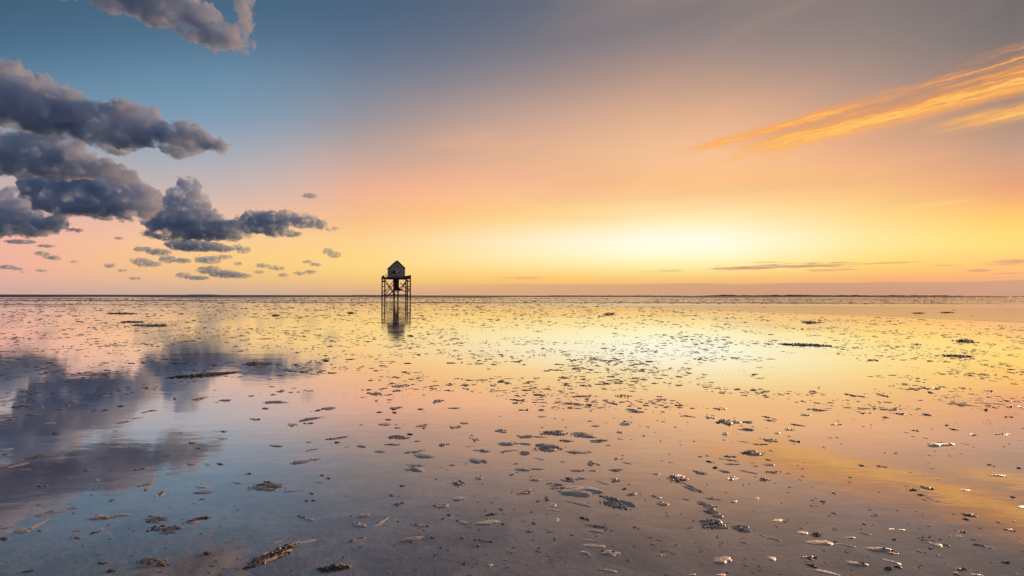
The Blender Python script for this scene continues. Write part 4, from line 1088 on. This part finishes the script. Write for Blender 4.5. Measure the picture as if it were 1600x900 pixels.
    ch = linked("cast_pile", quick_mesh("cast_pile", v, f, CAST if kind != 'L' else SHELL, False), o)
    ch['kind'] = 'stuff'
    if kind in 'RL':                                       # slabs of crusted mud standing out of the heap
        places = []
        for k in range(6 if kind == 'R' else 34):
            cx, cy, s = ctr[k % nc]
            a, bb = cx + rs.normal(0, s), cy + rs.normal(0, s)
            if math.hypot(a, bb) < 1.05:
                places.append((a * L / 2, bb * D / 2, hf(a, bb) * zh + g0 * .5, g0 * rs.uniform(2.0, 3.6)))
        v, f = granules(rs, places, .42, .30, 1.5)
        ch = linked("mud_slabs", quick_mesh("mud_slabs", v, f, MUD), o)
        ch['kind'] = 'stuff'
    return o, "mud clump"


def build_clumps():
    objs = []
    for i, c in enumerate(CLUMPS):
        o, cat = build_clump(c, i)
        objs.append((c, o, cat))
    marks = [(c[0], c[1], c[7]) for c in CLUMPS if len(c) > 7 and c[7]]
    taken = {}
    for c, o, cat in objs:
        if len(c) > 6:
            tag(o, c[6], cat, "mounds and casts scattered over the wet flat")
            continue
        x, y, w, h, tilt, kind = c[:6]
        word = {'M': 'bare sand mound', 'B': 'sand mound with a few casts', 'C': 'sand mound under dark casts', 'R': 'mound heaped with casts', 'G': 'pile of dark casts'}[kind]
        size = 'tiny' if w < 10 else 'small' if w < 20 else 'middling' if w < 32 else 'long'
        mx, my, nm = min(marks, key=lambda q: (q[0] - x) ** 2 + ((q[1] - y) * 2.2) ** 2)
        dx, dy = x - mx, (y - my) * 2.2
        rel = ('right of' if dx > 0 else 'left of') if abs(dx) > 1.6 * abs(dy) else ('in front of' if dy > 0 else 'behind') if abs(dy) > 1.6 * abs(dx) else (('in front and ' if dy > 0 else 'behind and ') + ('right of' if dx > 0 else 'left of'))
        taken.setdefault((size, word, rel, nm), []).append((dx * dx + dy * dy, o, cat))
    ordn = ['nearest', 'second nearest', 'third nearest', 'fourth nearest', 'fifth nearest', 'sixth nearest', 'seventh nearest', 'eighth nearest', 'ninth nearest', 'tenth nearest']
    for (size, word, rel, nm), lst in taken.items():
        lst.sort(key=lambda q: q[0])
        for k, (d, o, cat) in enumerate(lst):
            lab = f"{size} {word} {rel} {nm}" if len(lst) == 1 else f"{size} {word}, {ordn[min(k, 9)]} {rel} {nm}"
            if len(lab.split()) > 16:
                lab = lab.replace(size + " ", "", 1)
            if len(lab.split()) > 16:
                lab = lab.replace("sand mound", "mound", 1)
            tag(o, lab, cat, "mounds and casts scattered over the wet flat")


build_clumps()


def scatter_far():
    """the thousands of lesser mud lumps beyond and between: one object"""
    rs = np.random.RandomState(5)
    v0, f0 = ico_small()
    base = v0[:, 2] > -.35
    pts = []
    taken = [(c[0], c[1], c[2] / 2 + 3, c[3] + 3) for c in CLUMPS]

    def dens(x, y):
        n = .55 * noise.noise((x * .22, y * .16, 3.1)) + .6 * noise.noise((x * .8, y * .5, 8.2)) + .35 * noise.noise((x * 2.2, y * 1.6, 1.2))
        return n
    # rows of the picture guide how thickly the ground is strewn: thin near by, thick in the middle distance
    tries = 0
    while len(pts) < 24000 and tries < 700000:
        tries += 1
        py = 466 + 434 * rs.rand() ** 2.6
        px = rs.uniform(-260, 1860)
        p, t = ground(px, py)
        q = dens(p.x, p.y)
        thr = -.05 if py < 560 else .10 if py < 640 else .28
        if py > 640 and rs.rand() > .07:
            continue
        if px < 560 and 540 < py < 760 and rs.rand() > (.62 if py < 640 else .3):
            continue
        if px > 960 and py < 477.5 + (px - 960) * .043 and py > 475 and rs.rand() > .02:
            continue
        if q < thr * rs.uniform(-1.2, 1.7):
            continue
        pts.append((p.x, p.y, t, py))
    V, Fc, off = [], [], 0
    for (x, y, t, py) in pts:
        px = t / F
        wpx = (1.2 + (3.6 if py < 560 else 6.0) * rs.rand() ** 2.6) if py < 640 else (1.6 + 5.0 * rs.rand() ** 2.5)
        wpx *= 1.0 if py > 520 else .85
        w = max(.012, min(wpx * px, .60)) / 2
        n = 1 if rs.rand() < .7 else rs.randint(2, 5)
        if py > 640:
            n = rs.randint(3, 8)
            w *= .55
        hz = max(.003, min(w * .22, .6 * px + .003)) * rs.uniform(.5, 1.3)
        for k in range(n):
            q = v0 * (1 + rs.uniform(-.42, .42, (12, 1)))
            s = 1.0 if k == 0 else rs.uniform(.25, .55) if py < 640 else rs.uniform(.5, .9)
            q = q * np.array([w * s * rs.uniform(1.1, 2.3), w * s * rs.uniform(.6, 1.3), hz * (1.0 if k == 0 else rs.uniform(.6, 1.4))])
            a = rs.uniform(-.5, .5)
            ca, sa = math.cos(a), math.sin(a)
            q = q @ np.array([[ca, -sa, 0], [sa, ca, 0], [0, 0, 1]]).T
            dx, dy = (0, 0) if k == 0 else (rs.normal(0, w * 1.3), rs.normal(0, w * 1.6))
            V.append(q + np.array([x + dx, y + dy, hz * .15]))
            Fc.append(f0 + off)
            off += 12
    near = [k for k in range(len(V)) if V[k][:, 1].mean() < 8.0]
    for name, ids, mat, lab, cat in (("mud_lumps", sorted(set(range(len(V))) - set(near)), MUD, "thousands of small mud lumps strewn over the wet flat out to the distance", "mud lumps"),
                                     ("sand_crumbs", near, CRUMB, "small sandy crumbs strewn over the near part of the wet flat", "sand crumbs")):
        if not ids:
            continue
        v = np.concatenate([V[k] for k in ids])
        f = np.concatenate([f0 + 12 * i for i in range(len(ids))])
        tag(linked(name, quick_mesh(name, v, f, mat, False)), lab, cat, None, 'stuff')


scatter_far()

# ------------------------------------------------------------------ cumulus clouds: closed hulls filled with even, scattering vapour
def mat_cloud(name, sigma, color, cell, lo, hi, aniso=0.25):
    m = bpy.data.materials.new(name)
    m.use_nodes = True
    N = Nodes(m.node_tree)
    pos = N.n('ShaderNodeNewGeometry').outputs['Position']
    n1 = N.noise(pos, 1.0 / cell, 4.0, 0.62, 0.35)
    dens = N.math('MULTIPLY', N.step(n1, lo, hi), sigma)
    sc = N.n('ShaderNodeVolumeScatter')
    sc.inputs['Color'].default_value = (.98, .99, 1.0, 1)
    N.link(dens, sc.inputs['Density'])
    sc.inputs['Anisotropy'].default_value = aniso
    ab = N.n('ShaderNodeVolumeAbsorption')
    ab.inputs['Color'].default_value = (*color, 1)
    N.link(N.math('MULTIPLY', dens, 0.40), ab.inputs['Density'])
    ad = N.n('ShaderNodeAddShader')
    N.link(sc.outputs[0], ad.inputs[0])
    N.link(ab.outputs[0], ad.inputs[1])
    o = N.n('ShaderNodeOutputMaterial')
    N.link(ad.outputs[0], o.inputs['Volume'])
    m.cycles.volume_sampling = 'MULTIPLE_IMPORTANCE'
    return m


TEX = {}


def cloud_tex(kind, scale):
    k = (kind, float('%.2g' % scale))
    if k not in TEX:
        t = bpy.data.textures.new("cloud_relief", kind)
        t.noise_scale = scale
        if kind == 'CLOUDS':
            t.noise_depth = 2
        TEX[k] = t
    return TEX[k]


ICO = None


def ico_unit():
    global ICO
    if ICO is None:
        bm = bmesh.new()
        bmesh.ops.create_icosphere(bm, subdivisions=3, radius=1.0)
        v = np.array([p.co for p in bm.verts])
        f = np.array([[q.index for q in p.verts] for p in bm.faces])
        bm.free()
        ICO = (v, f)
    return ICO


def build_cloud(blobs, label, seed, thick=1.0, mfp=8.0, group=None, relief=1.0, albedo=(.12, .50, .86), puffs=7, holes=(.40, .70)):
    """blobs: ellipses (x, y, rx, ry) where the photograph shows the cloud; each becomes a solid of real depth far off"""
    rnd = random.Random(seed)
    ybot = max(b[1] + b[3] * .6 for b in blobs)
    el = max(0.02, math.atan((461.7 - ybot) / F))
    D = min(14000.0, max(2500.0, 900.0 / math.tan(el)))
    s = D / F
    uv, uf = ico_unit()
    V, Fc, off = [], [], 0
    org = at_depth(sum(b[0] for b in blobs) / len(blobs), sum(b[1] for b in blobs) / len(blobs), D)

    def add(c, rx, ry, rz):
        nonlocal off
        V.append(uv * np.array([rx, ry, rz]) + np.array(c))
        Fc.append(uf + off)
        off += len(uv)
    rmin = min(min(b[2], b[3]) for b in blobs)
    for (x, y, rx, ry) in blobs:
        dep = rnd.uniform(-.35, .35) * rx * s * thick
        p = at_depth(x, y, D) - org
        p.y += dep
        rd = .5 * (rx + ry) * s * thick
        add(p, rx * s * 1.02, rd * .9, ry * s * 1.0)
        n = int(puffs * max(1.0, (rx / max(ry, 1)) ** .5))
        for k in range(n):
            a = rnd.uniform(-.25, math.pi + .25) if rnd.random() < .8 else rnd.uniform(math.pi, 2 * math.pi)
            b = rnd.uniform(-1.0, .5)
            ca, sa_ = math.cos(a) * math.cos(b), math.sin(a) * math.cos(b)
            q = rnd.uniform(.24, .46) * min(rx, ry * 1.3) * s
            if sa_ < 0:
                q *= .55
            c = (p[0] + ca * (rx * s - q * .7), p[1] + math.sin(b) * rd * .8, p[2] + sa_ * (ry * s - q * .7))
            add(c, q * 1.1, q, q * rnd.uniform(.75, .95))
            for kk in range(2):
                a2, b2 = rnd.uniform(0, math.pi), rnd.uniform(-1.2, .4)
                q2 = q * rnd.uniform(.35, .55)
                add((c[0] + math.cos(a2) * q * .85, c[1] + math.sin(b2) * q * .85, c[2] + math.sin(a2) * q * .8), q2, q2, q2 * .9)
    V, Fc = np.concatenate(V), np.concatenate(Fc)
    me = bpy.data.meshes.new("cloud")
    me.from_pydata(V.tolist(), [], Fc.tolist())
    o = bpy.data.objects.new("cloud", me)
    COL.objects.link(o)
    o.location = org
    size = 0.5 * (sum(b[3] for b in blobs) / len(blobs))
    vox = max(.70, min(3.0, size * .115)) * s
    def remesh():
        md = o.modifiers.new("union", 'REMESH')
        md.mode, md.voxel_size = 'VOXEL', vox
    remesh()
    for kind, sc_, st in (('CLOUDS', 1.9 * size, .90), ('VORONOI', 1.0 * size, .65), ('CLOUDS', .7 * size, .85), ('VORONOI', .40 * size, .34), ('CLOUDS', .25 * size, .26)):
        d = o.modifiers.new("relief", 'DISPLACE')
        d.texture = cloud_tex(kind, sc_ * s)
        d.texture_coords = 'GLOBAL'
        d.mid_level = .5 if kind == 'CLOUDS' else .35
        d.strength = (1 if kind == 'CLOUDS' else -1) * st * size * s * relief
    remesh()
    dg = bpy.context.evaluated_depsgraph_get()
    nm = bpy.data.meshes.new_from_object(o.evaluated_get(dg))
    o.modifiers.clear()
    o.data = nm
    nm.name = "cloud"
    bpy.data.meshes.remove(me)
    nm.polygons.foreach_set('use_smooth', [True] * len(nm.polygons))
    cell = max(5.0, min(38.0, size * 1.7))
    key = (round(D, -2), mfp, albedo, round(cell), holes)
    if key not in CLOUD_MATS:
        CLOUD_MATS[key] = mat_cloud("cloud_vapour", 1.0 / (mfp * s), albedo, cell * s, *holes)
    nm.materials.clear()
    nm.materials.append(CLOUD_MATS[key])
    tag(o, label, "cloud", group)
    return o


CLOUD_MATS = {}


def build_clouds():
    build_cloud([(110, -20, 70, 22), (190, -6, 60, 28), (255, 10, 60, 38), (305, 34, 44, 32), (345, 56, 38, 24), (380, 68, 18, 20), (382, 18, 13, 42), (250, -40, 110, 26)],
                "long grey cloud drooping from the top edge of the sky at upper left", 1, mfp=6, thick=1.0, puffs=4)
    build_cloud([(-20, 140, 70, 48), (40, 165, 60, 44), (100, 180, 60, 42), (160, 192, 60, 42), (215, 202, 45, 36), (270, 215, 45, 28), (315, 225, 30, 19), (345, 228, 14, 14), (20, 120, 30, 22)],
                "big dark grey cloud bank reaching in from the left edge, ragged at its right tip", 2, mfp=4.5)
    build_cloud([(-20, 240, 60, 40), (40, 246, 60, 34), (95, 254, 55, 26), (150, 264, 40, 20), (185, 272, 26, 15), (80, 228, 70, 16)], "dark cloud at the left edge tucked under the big cloud bank", 3, mfp=5)
    build_cloud([(90, 296, 45, 36), (140, 312, 55, 30), (200, 312, 40, 34), (160, 280, 50, 26), (232, 318, 22, 24), (130, 328, 60, 12), (192, 341, 16, 6)],
                "broad blue-grey cloud between the big cloud bank and the towering cumulus", 4, mfp=4.5)
    build_cloud([(-10, 342, 50, 30), (40, 346, 45, 24), (28, 312, 24, 24), (85, 350, 28, 14), (118, 360, 15, 5)], "low blue-grey cloud at the left edge below the broad cloud", 5, mfp=4.5)
    build_cloud([(291, 292, 18, 20), (278, 316, 28, 30), (308, 322, 20, 26), (262, 345, 40, 22), (310, 348, 50, 24), (355, 355, 42, 18), (300, 366, 80, 11), (240, 362, 20, 8)],
                "towering cumulus cloud with a rounded head, tallest of the lower clouds", 6, mfp=3.6)
    build_cloud([(398, 348, 22, 20), (425, 350, 32, 20), (445, 340, 26, 13), (472, 346, 24, 12), (497, 351, 17, 9), (519, 358, 11, 5), (440, 364, 28, 7)],
                "lumpy grey cloud trailing off to the right of the towering cumulus", 7, mfp=3.8)
    build_cloud([(285, 382, 25, 7), (315, 386, 45, 9), (348, 389, 20, 6)], "flat cloud slab just beneath the towering cumulus", 8, mfp=3.8)
    small = [
        ([(372, 386, 8, 5), (381, 391, 12, 6)], "small puff to the right of the flat cloud slab"),
        ([(226, 390, 16, 5), (250, 394, 20, 6)], "small ragged cloud left of and below the flat cloud slab"),
        ([(207, 408, 6, 5), (224, 410, 14, 8), (240, 413, 14, 5)], "small double-humped cloud third row below the cumulus"),
        ([(262, 405, 14, 7), (282, 407, 16, 5)], "small flat cloud right of the double-humped one"),
        ([(312, 406, 12, 6), (330, 407, 18, 7)], "small cloud bun under the middle of the flat cloud slab"),
        ([(352, 402, 14, 4)], "thin sliver of cloud at upper right of the cloud bun"),
        ([(371, 412, 7, 4)], "tiny cloud puff right of the cloud bun"),
        ([(330, 422, 20, 7), (350, 428, 26, 7), (375, 431, 20, 5)], "long low cloud shelf nearest the horizon under the cumulus"),
        ([(285, 430, 12, 5), (305, 434, 20, 4)], "low thin cloud left of the long cloud shelf"),
        ([(412, 415, 12, 4), (432, 419, 14, 4)], "small elongated cloud right of the long cloud shelf, above it"),
        ([(405, 425, 10, 3)], "tiny flat cloud right of the long cloud shelf"),
        ([(443, 430, 9, 3.5)], "tiny flat cloud below the small elongated cloud"),
        ([(466, 427, 10, 4), (485, 425, 10, 4)], "small paired cloud left of the hut's roof, low over the horizon"),
        ([(480, 409, 9, 3.5), (494, 414, 10, 3.5)], "small slanting cloud above the paired cloud"),
        ([(513, 393, 9, 6), (523, 398, 11, 6)], "lone dark puff of cloud closest to the hut, left of its roof"),
        ([(172, 415, 10, 4)], "tiny cloud left of the double-humped cloud"),
        ([(193, 423, 8, 2.6)], "tiny flat cloud slightly lower right of its tiny twin"),
        ([(213, 435, 11, 2.6)], "thin flat cloud fleck just over the horizon below the double-humped cloud"),
        ([(8, 417, 14, 4), (28, 420, 12, 3)], "thin cloud strip at the left edge low over the horizon"),
        ([(37, 425, 6, 1.8)], "cloud fleck under the thin strip at the left edge"),
        ([(62, 396, 12, 4), (78, 402, 14, 3.5)], "small slanting cloud below the low left cloud"),
        ([(35, 378, 24, 4), (70, 384, 16, 3)], "thin scrappy cloud directly below the low left cloud"),
        ([(88, 404, 10, 3)], "cloud fleck right of the small slanting cloud at left"),
        ([(66, 423, 9, 2.8)], "tiny lens of cloud low on the left"),
        ([(115, 409, 7, 2.6)], "tiny cloud fleck between the left slanting cloud and its neighbours to the right"),
        ([(484, 306, 12, 5)], "faint lone wisp high right of the cumulus head"),
        ([(186, 372, 8, 3)], "tiny wisp below the broad blue-grey cloud"),
    ]
    for i, (bl, lab) in enumerate(small):
        build_cloud(bl, lab, 50 + i, mfp=5.5, group="small low clouds over the horizon on the left", puffs=7, relief=1.3, holes=(.38, .66))


build_clouds()
